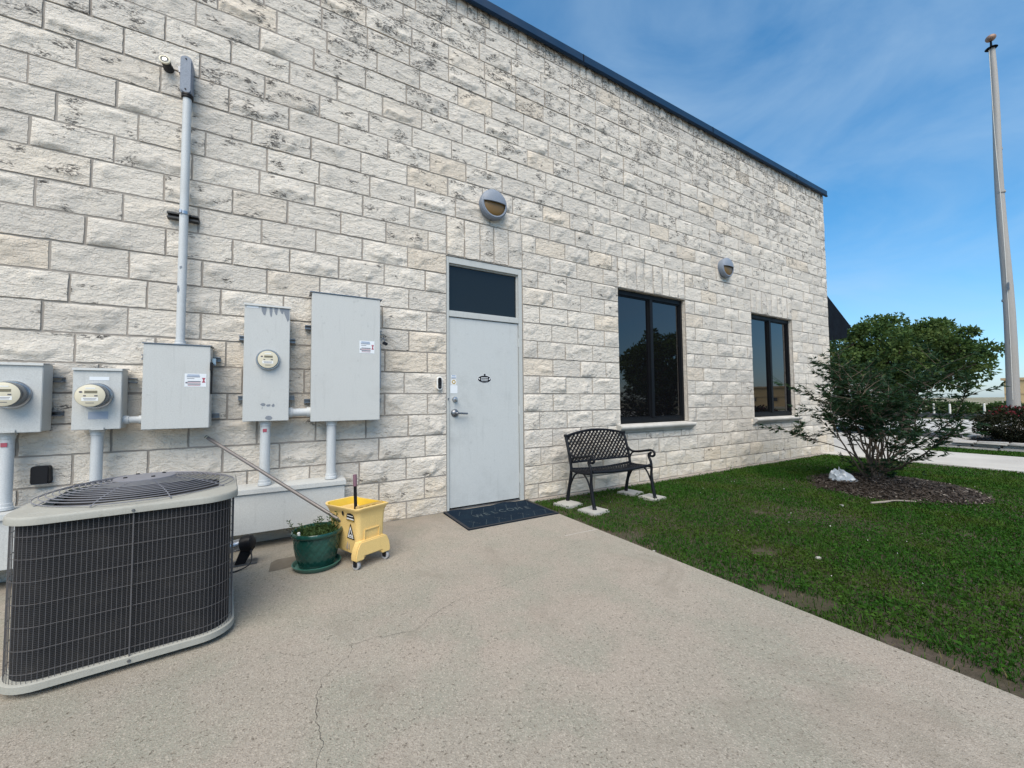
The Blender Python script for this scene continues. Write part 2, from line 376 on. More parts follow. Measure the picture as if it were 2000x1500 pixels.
M['bag'] = simple('white_plastic_bag', (.42, .46, .50), .25, 0, .1)
k = Mat('weathered_pole'); n = k.noise(30, 5, .6, k.map(k.pos, (1, 1, .08))); n2 = k.noise(3, 4, .6, k.map(k.pos, (1, 1, .4)))
M['pole'] = k.done(k.mix(k.rng(n2, .35, .7), k.mix(n, (.26, .245, .23), (.38, .365, .34)), (.32, .31, .30)), .6, 0, .3, k.bump(n, .4, .004))
M['copper'] = simple('weathered_copper_ball', (.26, .16, .115), .5, .2, .12)
M['sun_gold_wall'] = simple('sun_tinted_render', (.50, .36, .19), .9, 0, .06, 0, 3)  # warm base colour includes the golden sunlight on the far walls
M['sun_gold_trim'] = simple('sun_tinted_trim', (.42, .30, .17), .9)  # the same sunlight is tinted into the trim
M['farglass'] = simple('far_window_glass', (.05, .055, .06), .15)
M['planter'] = simple('pale_planter_stone', (.40, .385, .36), .95, 0, .16, .006, 25)
M['post'] = simple('white_post_paint', (.62, .60, .55), .7)
M['rail'] = simple('dark_rail_paint', (.03, .032, .035), .6)

# ================================================================ SETTING
G = 0.05
def sheet(name, pts, z, mat, thick=0):
    b = MB()
    if thick: b.prism([(x, y, z-thick) for x, y in pts], (0, 0, thick))
    else: b.add([(x, y, z) for x, y in pts], [tuple(range(len(pts)))])
    o = b.build(name, mat, recalc=bool(thick)); 
    return tag(o, kind='structure')
sheet('ground', [(-1500, -1500), (1500, -1500), (1500, 1500), (-1500, 1500)], -0.03, M['land'])
SLAB_X = 2.625
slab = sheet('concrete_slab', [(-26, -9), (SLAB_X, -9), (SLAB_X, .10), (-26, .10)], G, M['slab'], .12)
lawn = sheet('lawn', [(SLAB_X, -14), (10.52, -14), (10.52, .1), (SLAB_X, .1)], .022, M['soil'])
sheet('lawn_strip', [(13.0, -14), (14.16, -14), (14.16, -.92), (13.0, -.92)], .022, M['soil'])
sheet('footpath', [(10.52, -14), (13.0, -14), (13.0, -.92), (17.4, -.92), (17.4, 10), (11.0, 10), (11.0, .0), (10.52, .0)], G, M['path'], .12)
sheet('road', [(17.4, -60), (20.2, -60), (20.2, 60), (17.4, 60)], .0, M['asphalt'])
sheet('far_pavement', [(20.2, -60), (33, -60), (33, 60), (20.2, 60)], .012, M['path'])
sheet('parking_lot', [(-60, -60), (17.4, -60), (17.4, -14), (SLAB_X, -14), (SLAB_X, -9), (-60, -9)], .0, M['path'])

# cracks in the slab: dark surface strips stand in for the shade in them
def crack(pts, w=.0022):
    P = spline([(x, y, 0) for x, y in pts], 6); b = MB(); L = []
    for i, p in enumerate(P):
        q = Vector((p.x+random.uniform(-.008, .008), p.y+random.uniform(-.008, .008), 0)); L.append(q)
    vs = []
    for i, q in enumerate(L):
        t = (L[min(i+1, len(L)-1)]-L[max(i-1, 0)]).normalized(); nrm = Vector((-t.y, t.x, 0))
        ww = w*random.uniform(.25, 1.0)*(.3 if i in (0, len(L)-1) else 1)/2
        vs += [(q.x+nrm.x*ww, q.y+nrm.y*ww, G+.0012), (q.x-nrm.x*ww, q.y-nrm.y*ww, G+.0012)]
    b.add(vs, [(2*i, 2*i+1, 2*i+3, 2*i+2) for i in range(len(L)-1)])
    b.build('crack', M['dark'], slab, recalc=False)
crack([(.10, -2.9), (.119, -2.69), (.142, -2.562), (.133, -2.446), (.152, -2.281), (.196, -2.195), (.279, -2.134), (.323, -2.069), (.313, -2.024)])
crack([(.313, -2.024), (.442, -2.031), (.555, -2.057), (.665, -2.057), (.748, -1.982), (.901, -1.908), (1.061, -1.856)], .0020)
crack([(1.061, -1.856), (1.24, -1.868), (1.363, -1.857), (1.647, -1.813)], .0015)
crack([(.0, -1.9), (.08, -1.98), (.16, -2.0)], .0018)
crack([(1.70, -1.62), (1.95, -1.55), (2.3, -1.47)], .0014)
b = MB(); b.add([(2.24, -1.31, G+.0012), (SLAB_X-.002, -1.325, G+.0012), (SLAB_X-.002, -1.318, G+.0012), (2.24, -1.304, G+.0012)], [(0, 1, 2, 3)])
b.build('joint_line', M['cast'], slab, recalc=False)
b = MB(); b.add([(x, y, G+.0014) for x, y in [(-.07, -.79), (.12, -.77), (.15, -.60), (.10, -.55), (-.02, -.55), (-.06, -.6)]], [tuple(range(6))])
k = Mat('dark_slab_patch'); n = k.noise(30, 5); M['slab_patch'] = k.done(k.mix(n, (.10, .085, .065), (.19, .165, .13)), .9)
b.build('slab_patch', M['slab_patch'], slab, recalc=False)  # darker mottled brown patch on the slab

# ================================================================ STONE BUILDING
C = 0.2286; JW = 0.016
WX0, WX1, WTOP = -26.0, 11.15, 6.20
DOOR = (1.605, 2.628, 0.0, 2.966)
W1 = (4.305, 5.868, .80, 2.966); W2 = (7.862, 9.425, .80, 2.966)
bld = thing('stone_building', (4.6, .1, 0), 'pale rough limestone block building with navy metal roof edge', 'building')
# mortar core, with openings, as one shell
b = MB(); Yc = .006
def core(x0, x1, z0, z1): b.box((x0, Yc, z0), (x1, .34, z1))
core(WX0, DOOR[0], -.1, 6.17); core(DOOR[0], DOOR[1], 2.966, 6.17); core(DOOR[1], W1[0], -.1, 6.17)
core(W1[0], W1[1], -.1, .80); core(W1[0], W1[1], 2.966, 6.17); core(W1[1], W2[0], -.1, 6.17)
core(W2[0], W2[1], -.1, .80); core(W2[0], W2[1], 2.966, 6.17); core(W2[1], WX1-.010, -.1, 6.17)
b.box((WX1-.34, .341, -.1), (WX1-.010, 12, 6.17)); b.box((WX0, 11.7, -.1), (WX1-.35, 12, 6.17)); b.box((WX0, .35, -.1), (WX0+.3, 11.7, 6.17))
wall = b.build('wall', M['mortar'], bld, recalc=False)
b = MB(); b.box((WX0+.02, .12, 6.02), (WX1-.05, 11.9, 6.16)); b.build('roof_deck', M['navy_dark_shaded'], bld)
b = MB(); b.box((WX0, 4.5, -.1), (WX1-.4, 4.7, 6.0)); b.build('inner_partition', M['dark'], bld)

# one rough split-face stone: unit width/height, true depth
def stone_mesh(name, asp, seed, nx, nz, h=C-JW):
    rs = random.Random(seed); w = asp*h
    D = rs.uniform(.011, .022); off = Vector((rs.uniform(-50, 50), rs.uniform(-50, 50), rs.uniform(-50, 50)))
    planes = []
    for _ in range(rs.randint(3, 5)):
        a = rs.uniform(0, 2*math.pi); planes.append((rs.uniform(.05, .26)*math.cos(a), rs.uniform(.05, .30)*math.sin(a), rs.uniform(-.3, .3)*w, rs.uniform(-.3, .3)*h, D*rs.uniform(.85, 1.15)))
    bot = rs.uniform(.10, .34)*h if rs.random() < .8 else 0.0; bs = rs.uniform(.35, .9)
    side = rs.uniform(.05, .18)*w if rs.random() < .4 else 0; sd = rs.choice((-1, 1))
    def depth(x, z):
        e = min(w/2-abs(x), h/2-abs(z))
        n1 = mnoise.fractal(off+Vector((x*9, z*16, 0)), .9, 2.1, 4); n2 = mnoise.noise(off+Vector((x*14, 7.7, 0))); n3 = mnoise.noise(off+Vector((3.3, z*20, 0)))
        d = D
        for gx, gz, x0, z0, d0 in planes: d = min(d, d0+gx*(x-x0)+gz*(z-z0))
        if bot:
            zb = -h/2+bot*(1+.85*n2); 
            if z < zb: d = min(d, d-bs*.026*(1-math.exp(-(zb-z)/.012)) - .10*(zb-z))
        if side:
            xb = w/2-side*(1+.6*n3); xx = sd*x
            if xx > xb: d = min(d, d-.016*(1-math.exp(-(xx-xb)/.015)))
        d += .010*n1
        k = max(0.0, min(1.0, e/.022)); k = k*k*(3-2*k)
        return max(.0, d)*k + .003*mnoise.noise(off+Vector((x*30, z*30, 9)))*(1 if e > .001 else 0)
    V = []; Fc = []
    gx = [-.5, -.485]+[-.485+.97*i/(nx-2) for i in range(1, nx-2)]+[.485, .5]; gz = [-.5, -.47]+[-.47+.94*i/(nz-2) for i in range(1, nz-2)]+[.47, .5]
    nX, nZ = len(gx), len(gz)
    for j, zz in enumerate(gz):
        for i, xx in enumerate(gx):
            # slightly uneven arris
            ex = .004/w*mnoise.noise(off+Vector((zz*5, 40+xx, 0))) if i in (0, nX-1) else 0
            ez = .004/h*mnoise.noise(off+Vector((xx*7, 80+zz, 0))) if j in (0, nZ-1) else 0
            V.append((xx+ex, -depth(xx*w, zz*h), zz+ez))
    for j in range(nZ-1):
        for i in range(nX-1):
            a = j*nX+i; Fc.append((a, a+1, a+nX+1, a+nX))
    per = [i for i in range(nX)]+[j*nX+nX-1 for j in range(1, nZ)]+[(nZ-1)*nX+i for i in range(nX-2, -1, -1)]+[j*nX for j in range(nZ-2, 0, -1)]
    base = len(V)
    for q in per: V.append((V[q][0], .03, V[q][2]))
    for i in range(len(per)):
        i2 = (i+1) % len(per); Fc.append((per[i2], per[i], base+i, base+i2))
    me = bpy.data.meshes.new(name); me.from_pydata(V, [], Fc); me.shade_smooth(); me.set_sharp_from_angle(angle=R(50)); me.materials.append(M['stone']); me.update()
    return me
def lib(asp, n, s0, nx, nz): return [stone_mesh('stone_face', asp, s0+i, nx, nz) for i in range(n)]
LIB = {'full': lib(2.05, 24, 100, 26, 13), 'half': lib(1.0, 10, 300, 13, 13), 'slim': lib(.45, 6, 400, 8, 11), 'tall': lib(.40, 7, 500, 7, 16), 'low': lib(3.6, 5, 600, 22, 8)}
LOWF = {'full': lib(2.05, 10, 100, 12, 7), 'half': lib(1.0, 5, 300, 8, 7), 'slim': lib(.45, 3, 400, 6, 7), 'tall': lib(.40, 4, 500, 6, 10), 'low': lib(3.6, 3, 600, 14, 6)}
def kind_of(w, h):
    a = w/h
    return 'low' if a > 2.9 else 'full' if a > 1.35 else 'half' if a > .68 else 'slim' if h < .3 else 'tall'

stones = []       # (x0, x1, z0, z1, part name)
rng = random.Random(11)
def fill(a, bnd, z0, z1, first, L=.457, left_to_right=True, jit=.035):
    """lay stones from one end of a stretch of a course to the other"""
    length = bnd-a
    if length < .06: return
    cuts = [0.0]; x = first
    while x < length-.11:
        cuts.append(x); x += L+rng.uniform(-jit, jit)
    cuts.append(length)
    if len(cuts) > 2 and cuts[-1]-cuts[-2] < .11: cuts.pop(-2)
    for p, q in zip(cuts[:-1], cuts[1:]):
        x0, x1 = (a+p, a+q) if left_to_right else (bnd-q, bnd-p)
        stones.append([x0, x1, z0, z1, 'stone_block'])
XL = -9.0        # individually laid as far as a sideways step could show; beyond it the wall repeats the same stones as one mass
for j in range(0, 26):
    z0, z1 = j*C, (j+1)*C
    if j == 0: z0 = .045
    h0 = .457 if j % 2 else .23
    h1 = .23 if j % 2 else .457
    def seg(a, bnd, ltr, f): fill(a, bnd, z0, z1, f+rng.uniform(-.03, .03), left_to_right=ltr)
    below_lint = j < 13; lint = 13 <= j < 15
    if below_lint or lint:
        seg(WX0+.1, DOOR[0], False, h1)
        if j < 3:
            seg(DOOR[1], WX1, True, h0)
        elif j == 3:
            zs = .80
            seg(DOOR[1], W1[0], True, h0); seg(W1[1], W2[0], True, h0); seg(W2[1], WX1, True, h1)
            for w_ in (W1, W2): fill(w_[0], w_[1], z0, zs, .12, L=.42)
        else:
            seg(DOOR[1], W1[0], True, h0); seg(W1[1], W2[0], True, h0); seg(W2[1], WX1, True, h1)
    else:
        seg(WX0+.1, WX1, False, h1)
def soldiers(x0, x1, n, z0, z1, nm):
    e = [x0+(x1-x0)*i/n+(rng.uniform(-.02, .02) if 0 < i < n else 0) for i in range(n+1)]
    for p, q in zip(e[:-1], e[1:]): stones.append([p, q, z0, z1, nm])
soldiers(DOOR[0], DOOR[1], 5, 13*C, 15*C, 'lintel_stone'); soldiers(W1[0], W1[1], 8, 13*C, 15*C, 'lintel_stone'); soldiers(W2[0], W2[1], 8, 13*C, 15*C, 'lintel_stone')
soldiers(-1.0, WX1, 84, 26*C, 6.185, 'soldier_stone'); soldiers(WX0+.1, -1.0, 170, 26*C, 6.185, 'soldier_stone')
def proj(P):
    d = Vector(P)-Vector((0, -CAM_D, CAM_H)); zz = d.dot(CF)
    if zz < .05: return None
    return 1000+F_PX*d.dot(CR)/zz, 750-F_PX*d.dot(CU)/zz
def area(s):
    pts = [proj((s[i], 0, s[j])) for i, j in ((0, 2), (1, 2), (1, 3), (0, 3))]
    if any(p is None for p in pts): return 0
    xs, ys = [min(2000, max(0, p[0])) for p in pts], [min(1500, max(0, p[1])) for p in pts]
    a = 0
    for i in range(4):
        k_ = (i+1) % 4; a += xs[i]*ys[k_]-xs[k_]*ys[i]
    return abs(a)/2
ranked = sorted((s for s in stones if s[4] == 'stone_block'), key=area, reverse=True)
solo = set(id(s) for s in ranked[:300])
solo |= set(id(s) for s in stones if s[4] != 'stone_block' and area(s) > 60)
restV, restF, nv = [], [], 0
pr = random.Random(5)
def mesh_np(me):
    v = np.empty(len(me.vertices)*3, np.float32); me.vertices.foreach_get('co', v); return v.reshape(-1, 3), [tuple(p.vertices) for p in me.polygons]
CACHE = {}
for s in stones:
    x0, x1, z0, z1, nm = s
    w, h = x1-x0-JW, z1-z0-JW; kd = kind_of(w, h); cx, cz = (x0+x1)/2, (z0+z1)/2
    jx, jz, jy = pr.uniform(-.002, .002), pr.uniform(-.002, .002), pr.uniform(-.004, .004)
    if id(s) in solo:
        o = place(nm, pr.choice(LIB[kd]), wall, (cx+jx, jy, cz+jz)); o.scale = (w, pr.uniform(.85, 1.1), h)
    else:
        me = pr.choice(LOWF[kd])
        if me not in CACHE: CACHE[me] = mesh_np(me)
        v, f = CACHE[me]; v = v*np.array([w, 1, h])+np.array([cx+jx, jy, cz+jz]); restV.append(v); restF += [tuple(i+nv for i in q) for q in f]; nv += len(v)
# the same stonework on the front that turns the corner
for j in range(0, 27):
    y = .0 if j % 2 else -.23
    while y < 11.9:
        a, e_ = max(y, .03), min(y+.457, 12); y += .457
        if e_-a < .1 or pr.random() < .0: continue
        w, h = e_-a-JW, C-JW; me = pr.choice(LOWF[kind_of(w, h)])
        if me not in CACHE: CACHE[me] = mesh_np(me)
        v, f = CACHE[me]; v = v*np.array([w, 1, h]); zc = (j+.5)*C if j else .5*C+.02
        v = np.stack([WX1-.004-v[:, 1]-.0, v[:, 0]+(a+e_)/2, v[:, 2]+zc], 1); restV.append(v); restF += [tuple(i+nv for i in q) for q in f]; nv += len(v)
me = bpy.data.meshes.new('far_stone_blocks'); me.from_pydata(np.concatenate(restV).tolist(), [], restF); me.shade_smooth(); me.set_sharp_from_angle(angle=R(50)); me.materials.append(M['stone'])
tag(_plain('far_stone_blocks', me, wall), kind='stuff')

# roof edge: folded navy coping with drip lip
b = MB(); prof = [(-.035, 6.100), (-.070, 6.098), (-.084, 6.112), (-.066, 6.128), (-.066, 6.236), (-.052, 6.250), (.36, 6.27), (.36, 6.19), (-.035, 6.19)]
b.prism([(WX0, y, z) for y, z in prof], (WX1+.06-WX0, 0, 0)); b.build('roof_coping', M['navy'], bld, bevel=.004)
for i in range(12):
    b = MB(); b.box((WX1-1.4-i*3.05, -.0675, 6.128), (WX1-1.38-i*3.05, -.0655, 6.237)); b.build('coping_seam', M['navy_dark_shaded'], bld)
b = MB(); b.prism([(WX1+.058, .37, 6.10), (WX1+.075, .37, 6.112), (WX1+.058, .37, 6.128), (WX1+.058, .37, 6.24), (WX1-.34, .37, 6.265), (WX1-.34, .37, 6.19), (WX1+.04, .37, 6.19)], (0, 11.7, 0)); b.build('side_coping', M['navy'], bld)
# foundation ledge along the lawn
b = MB(); b.box((DOOR[1]+.05, -.075, -.1), (WX1+.05, .02, .043)); b.build('foundation_ledge', M['mortar'], bld, bevel=.008)
# porch roof round the corner, its shade put into the dark colour
b = MB(); pf = [(WX1+.03, 3.80), (12.50, 3.13), (12.53, 3.08), (12.50, 3.055), (12.30, 3.05), (12.30, 3.0), (12.27, 2.80), (12.02, 2.76), (WX1+.03, 2.64)]
b.prism([(x, .05, z) for x, z in pf], (0, 7.5, 0)); pr_ = b.build('porch_roof', M['navy_dark_shaded'], bld, bevel=.006)
b = MB()
for i in range(9): b.bar((WX1+.04, .35+i*.8, 3.825), (12.50, .35+i*.8, 3.155), .02, .04)
b.build('roof_seam', M['navy_dark_shaded'], pr_)
for yc_ in (3.6, 7.2):
    b = MB(); b.tube([(12.05, yc_, G), (12.05, yc_, 2.78)], .07, 10); b.build('porch_column', M['navy_dark_shaded'], bld, smooth=40)

# ---- windows
def window(w, nm):
    x0, x1, z0, z1 = w; zs = .93; yf = .065
    root_ = MB()
    # the frame: outer members and the mullion
    t = .055
    root_.box((x0+.006, yf, zs), (x0+.006+t, yf+.07, z1-.004)); root_.box((x1-.006-t, yf, zs), (x1-.006, yf+.07, z1-.004))
    root_.box((x0+.006+t, yf, z1-.004-t-.02), (x1-.006-t, yf+.07, z1-.004)); root_.box((x0+.006+t, yf, zs), (x1-.006-t, yf+.07, zs+t+.02))
    mx = (x0+x1)/2; root_.box((mx-.035, yf-.012, zs+t+.02), (mx+.035, yf+.07, z1-.004-t-.02))
    fr = root_.build('window', M['blackframe'], bld, bevel=.005)
    for a, e_ in ((x0+.006+t, mx-.035), (mx+.035, x1-.006-t)):
        b = MB(); b.box((a, yf+.035, zs+t+.02), (e_, yf+.043, z1-.004-t-.02)); b.build('pane', M['glass'], fr)
        b = MB(); zb, zt = zs+t+.02, z1-.004-t-.02; g = .016
        b.box((a, yf+.018, zb), (a+g, yf+.0345, zt)); b.box((e_-g, yf+.018, zb), (e_, yf+.0345, zt)); b.box((a+g, yf+.018, zb), (e_-g, yf+.0345, zb+g)); b.box((a+g, yf+.018, zt-g), (e_-g, yf+.0345, zt))
        b.build('glazing_bead', M['blackframe'], fr)
    # moulded sill
    b = MB(); sp = [(.20, .80), (-.030, .80), (-.036, .815), (-.060, .835), (-.085, .850), (-.098, .868), (-.100, .885), (-.094, .900), (-.080, .909), (.20, .932)]
    b.prism([(x0-.085, y, z) for y, z in sp], (x1-x0+.15, 0, 0)); b.build('sill', M['cast'], fr, bevel=.003)
    # smooth cut jamb stones
    b = MB(); b.box((x1-.005, .018, .932), (x1+.004, .30, z1-.002)); b.box((x0-.004, .018, .932), (x0+.005, .30, z1-.002)); b.box((x0+.0055, .018, z1-.0035), (x1-.0055, .30, z1+.004)); b.build('jamb', M['stone'], fr)
    return fr
window(W1, 'w1'); window(W2, 'w2')
b = MB(); b.box((WX0+.4, 2.6, -.05), (WX1-.5, 2.62, 6.0)); b.build('room_back', M['dark'], bld)

# ---- door and transom
x0, x1, _, z1 = DOOR; yf = .010
b = MB(); f = .033
b.box((x0+.003, yf, G-.03), (x0+f, yf+.13, z1-.006)); b.box((x1-f-.022, yf, G-.03), (x1-.003, yf+.13, z1-.006))
b.box((x0+f, yf, z1-.006-.075), (x1-f-.022, yf+.13, z1-.006)); b.box((x0+f, yf, 2.262), (x1-f-.022, yf+.13, 2.325))
b.box((x0+f, yf+.10, G-.02), (x0+f+.014, yf+.13, 2.262)); b.box((x1-f-.036, yf+.10, G-.02), (x1-f-.022, yf+.13, 2.262))
door = b.build('door', M['frame'], bld, bevel=.003)
dl, dr = x0+f+.004, x1-f-.026
b = MB(); b.box((dl, yf+.018, .078), (dr, yf+.062, 2.256)); leaf = b.build('door_leaf', M['door'], door, bevel=.003)
b = MB(); b.box((x0+f, yf+.01, G-.02), (x1-f-.022, yf+.12, .064)); b.build('threshold', M['darksteel'], door)
b = MB(); b.box((x0+f+.001, yf+.064, .05), (x1-f-.024, yf+.068, 2.262)); b.build('dark_gap_backing', M['dark'], door)  # dark sheet behind the whole leaf, stands in for shade in its gaps
b = MB(); b.box((x0+f+.006, yf+.05, 2.333), (x1-f-.03, yf+.058, z1-.089)); b.build('transom_pane', M['glass2'], door)
b = MB(); g = .014
a0, a1, c0, c1 = x0+f, x1-f-.022, 2.325, z1-.081
b.box((a0, yf+.03, c0), (a0+g, yf+.0495, c1)); b.box((a1-g, yf+.03, c0), (a1, yf+.0495, c1)); b.box((a0+g, yf+.03, c0), (a1-g, yf+.0495, c0+g)); b.box((a0+g, yf+.03, c1-g), (a1-g, yf+.0495, c1)); b.build('transom_bead', M['frame'], door)
for hz in (.32, 1.17, 2.02):
    b = MB(); b.tube([(dr+.008, yf+.012, hz-.055), (dr+.008, yf+.012, hz+.055)], .011, 10); b.build('hinge', M['frame'], door, smooth=40)
ys = yf+.018
b = MB(); b.lathe([(.001, .062), (.012, .062), (.014, .055), (.014, .030), (.026, .026), (.031, .012), (.033, 0)], (1.712, ys, 1.307), 24, '-y'); b.build('deadbolt', M['steel'], door, smooth=40)
b = MB(); b.lathe([(.001, .030), (.018, .030), (.030, .022), (.044, .010), (.047, 0)], (1.712, ys, 1.150), 28, '-y')
b.tube(spline([(1.712, ys-.02, 1.150), (1.712, ys-.055, 1.150), (1.728, ys-.063, 1.150), (1.78, ys-.063, 1.147), (1.845, ys-.060, 1.143)], 5), [.014]*6+[.013]*5+[.011]*10, 12, squash=1.0)
b.build('lever_handle', M['darksteel'], door, smooth=40)
b = MB(); b.lathe([(.001, .004), (.010, .004), (.012, 0)], (2.098, ys, 1.60), 18, '-y'); b.build('peephole', M['black'], door)
b = MB(); b.lathe([(.001, .02), (.008, .02), (.009, 0)], (x0+.022, yf, 1.315), 12, '-y'); b.build('strike_bolt', M['darksteel'], door)
# oval notice: two little cameras and three lines of print
def flat(pts, y, name, mat, par): 
    b = MB(); b.add([(x, y, z) for x, z in pts], [tuple(range(len(pts)))]); return b.build(name, mat, par, recalc=False)
def ell(cx, cz, a, bb, n=28): return [(cx+a*math.cos(2*math.pi*i/n), cz+bb*math.sin(2*math.pi*i/n)) for i in range(n)]
def rect(cx, cz, w, h): return [(cx-w/2, cz-h/2), (cx+w/2, cz-h/2), (cx+w/2, cz+h/2), (cx-w/2, cz+h/2)]
ox, oz = 2.093, 1.548
flat(ell(ox, oz, .092, .047), ys-.0012, 'notice', M['sticker'], door); flat(ell(ox, oz, .087, .043), ys-.0020, 'notice_field', M['black'], door)
for q, (w, h) in enumerate(((.090, .010), (.094, .014), (.086, .010))):
    for i in range(7): flat(rect(ox-w/2+w*(i+.5)/7, oz+.019-q*.019, w/7*.72, h*.8), ys-.0028, 'notice_print', M['sticker'], door)
for sgn in (-1, 1): flat([(ox+sgn*.056, oz+.004), (ox+sgn*.075, oz+.014), (ox+sgn*.080, oz+.004), (ox+sgn*.064, oz-.008)], ys-.0028, 'notice_camera', M['sticker'], door)
flat(rect(1.700, 1.565, .062, .045), ys-.0012, 'sticker', M['sticker'], door); flat(rect(1.700, 1.560, .055, .006), ys-.002, 'sticker_print', M['ink_blue'], door); flat(rect(1.700, 1.578, .045, .008), ys-.002, 'sticker_print', M['ink_blue'], door); flat(rect(1.700, 1.545, .055, .005), ys-.002, 'sticker_print', M['ink'], door)
flat(rect(1.700, 1.508, .062, .062), ys-.0012, 'sticker', M['white'], door); flat(ell(1.700, 1.508, .024, .024, 20), ys-.002, 'sticker_seal', M['gold'], door); flat(ell(1.700, 1.508, .012, .012, 16), ys-.0028, 'sticker_seal', M['white'], door)
flat([(1.702+x, 1.425+z) for x, z in rrect(0, 0, .088, .094, .012, 4)], ys-.0012, 'sticker', M['sticker'], door)

# ================================================================ WALL LAMPS
def wall_lamp(x, z, label):
    t = thing('wall_lamp', (x, 0, z-.19), label, 'lamp', 'round wall lamps')
    b = MB(); b.lathe([(.165, -.012), (.172, .03), (.178, .035), (.180, .075), (.172, .095), (.160, .102), (.158, .085)], (x, 0, z), 48, '-y', capb=True); b.build('housing', M['lamp_metal'], t, smooth=35)
    # amber diffuser behind the ring
    b = MB(); b.lathe([(.001, .112), (.06, .110), (.11, .102), (.150, .084), (.159, .075)], (x, 0, z), 48, '-y'); b.build('diffuser', M['lampglass'], t, smooth=60)
    # half-moon eyelid shade over the upper part
    vs, fs = [], []; n = 32; k_ = 7
    for i in range(k_+1):
        for j in range(n+1):
            th = math.pi*j/n; rr = .166*(1-i/k_)
            xx = rr*math.cos(th); zz = rr*math.sin(th); dd = .088+.055*math.sqrt(max(0, 1-(rr/.168)**2))
            vs.append((x+xx, -dd, z+zz+.012))
    for i in range(k_):
        for j in range(n): a = i*(n+1)+j; fs.append((a, a+1, a+n+2, a+n+1))
    base = len(vs)
    vs += [(p[0], p[1]+.022 if True else 0, p[2]) for p in vs]
    fs += [tuple(base+i for i in f[::-1]) for f in fs]
    bd = [j for j in range(n+1)]+[i*(n+1)+n for i in range(1, k_+1)]
    for i in range(k_): fs.append((i*(n+1), (i+1)*(n+1), base+(i+1)*(n+1), base+i*(n+1))); fs.append((i*(n+1)+n, base+i*(n+1)+n, base+(i+1)*(n+1)+n, (i+1)*(n+1)+n))
    b = MB(); b.add(vs, fs); b.build('eyelid_shade', M['lamp_metal'], t, smooth=50)
    b = MB(); b.lathe([(.160, .088), (.166, .100), (.160, .106), (.146, .104), (.144, .092)], (x, 0, z), 48, '-y'); b.build('rim', M['lamp_metal'], t, smooth=50)
wall_lamp(2.185, 3.665, 'round grey-blue wall lamp with amber glass above the door')
wall_lamp(6.985, 3.680, 'round grey-blue wall lamp with amber glass between the two windows')

# doorbell
t = thing('doorbell', (1.511, -.02, 1.42), 'slim white doorbell with black face beside the door frame', 'doorbell')
b = MB(); b.prism([(1.511+x, .0, 1.487+z) for x, z in rrect(0, 0, .062, .15, .03, 6)], (0, -.035, 0)); b.build('bell_body', M['white'], t, bevel=.004)
b = MB(); b.prism([(1.511+x, -.0352, 1.487+z) for x, z in rrect(0, 0, .042, .126, .02, 6)], (0, -.003, 0)); b.build('bell_face', M['black'], t)
b = MB(); b.lathe([(.001, .003), (.010, .003), (.011, 0)], (1.511, -.0385, 1.45), 16, '-y'); b.build('button', M['rubber'], t)

# ================================================================ ELECTRICAL GEAR ON THE WALL
def strut(t, x0, x1, z, y1=-.045):
    b = MB(); b.box((x0, -.002, z-.02), (x1, y1, z-.012)); b.box((x0, -.002, z+.012), (x1, y1, z+.02)); b.box((x0, -.006, z-.0119), (x1, -.002, z+.0119)); b.build('strut_rail', M['darksteel'], t)
def cabinet(name, x0, x1, z0, z1, yb, yf, label, cat, lid=True, struts=()):
    t = thing(name, ((x0+x1)/2, yb, z0), label, cat)
    b = MB(); b.box((x0, yb, z0), (x1, yf+.012, z1)); b.build('cabinet_body', M['box'], t, bevel=.004)
    b = MB(); b.box((x0-.003, yf+.0119, z0-.004), (x1+.003, yf, z1-.002)); cv = b.build('cover', M['box'], t, bevel=.0035)
    if lid:
        b = MB(); b.prism([(x0-.006, yb, z1+.012), (x0-.006, yf-.010, z1+.001), (x0-.006, yf-.012, z1-.016), (x0-.006, yf-.002, z1-.016), (x0-.006, yf-.002, z1-.004), (x0-.006, yb, z1+.004)], (x1-x0+.012, 0, 0)); b.build('rain_hood', M['box'], t)
    for z in struts: strut(t, x0-.05, x1+.05, z)
    return t, cv
def meter(t, x, z, y, r=.083, depth=.10):
    b = MB(); b.lathe([(r*1.12, -.002), (r*1.12, .018), (r*1.05, .026), (r*1.0, .026)], (x, y, z), 40, '-y'); ring = b.build('meter_ring', M['steel'], t, smooth=35)
    b = MB(); b.lathe([(r*1.0, .02), (r*.985, depth*.55), (r*.965, depth*.90), (r*.93, depth*.96)], (x, y, z), 40, '-y'); b.build('meter_barrel', M['meterglass'], t, smooth=50)
    b = MB(); b.lathe([(.001, depth*.965), (r*.90, depth*.965), (r*.935, depth*.95)], (x, y, z), 40, '-y'); face = b.build('meter_face', M['cream'], t, smooth=50)
    yy = y-depth*.965
    flat(rect(x+.004, z+r*.30, r*.78, r*.22), yy-.0010, 'meter_display', M['lcd'], face)
    flat(rect(x, z+r*.62, r*.60, r*.10), yy-.0010, 'meter_print', M['white'], face)
    flat(ell(x-r*.56, z+r*.30, r*.11, r*.08, 12), yy-.0010, 'meter_print', M['ink'], face)
    flat(rect(x, z-r*.30, r*1.0, r*.30), yy-.0010, 'meter_plate', M['white'], face)
    flat(rect(x, z-r*.26, r*.8, r*.035), yy-.0018, 'meter_print', M['ink'], face); flat(rect(x, z-r*.36, r*.7, r*.03), yy-.0018, 'meter_print', M['ink'], face)
    flat(rect(x-r*.32, z-r*.02, r*.16, r*.09), yy-.0010, 'meter_print', M['ink'], face); flat(rect(x+r*.36, z-r*.02, r*.2, r*.1), yy-.0010, 'meter_print', M['ink'], face)
    flat(rect(x, z-r*.62, r*.5, r*.05), yy-.0010, 'meter_print', M['ink'], face)
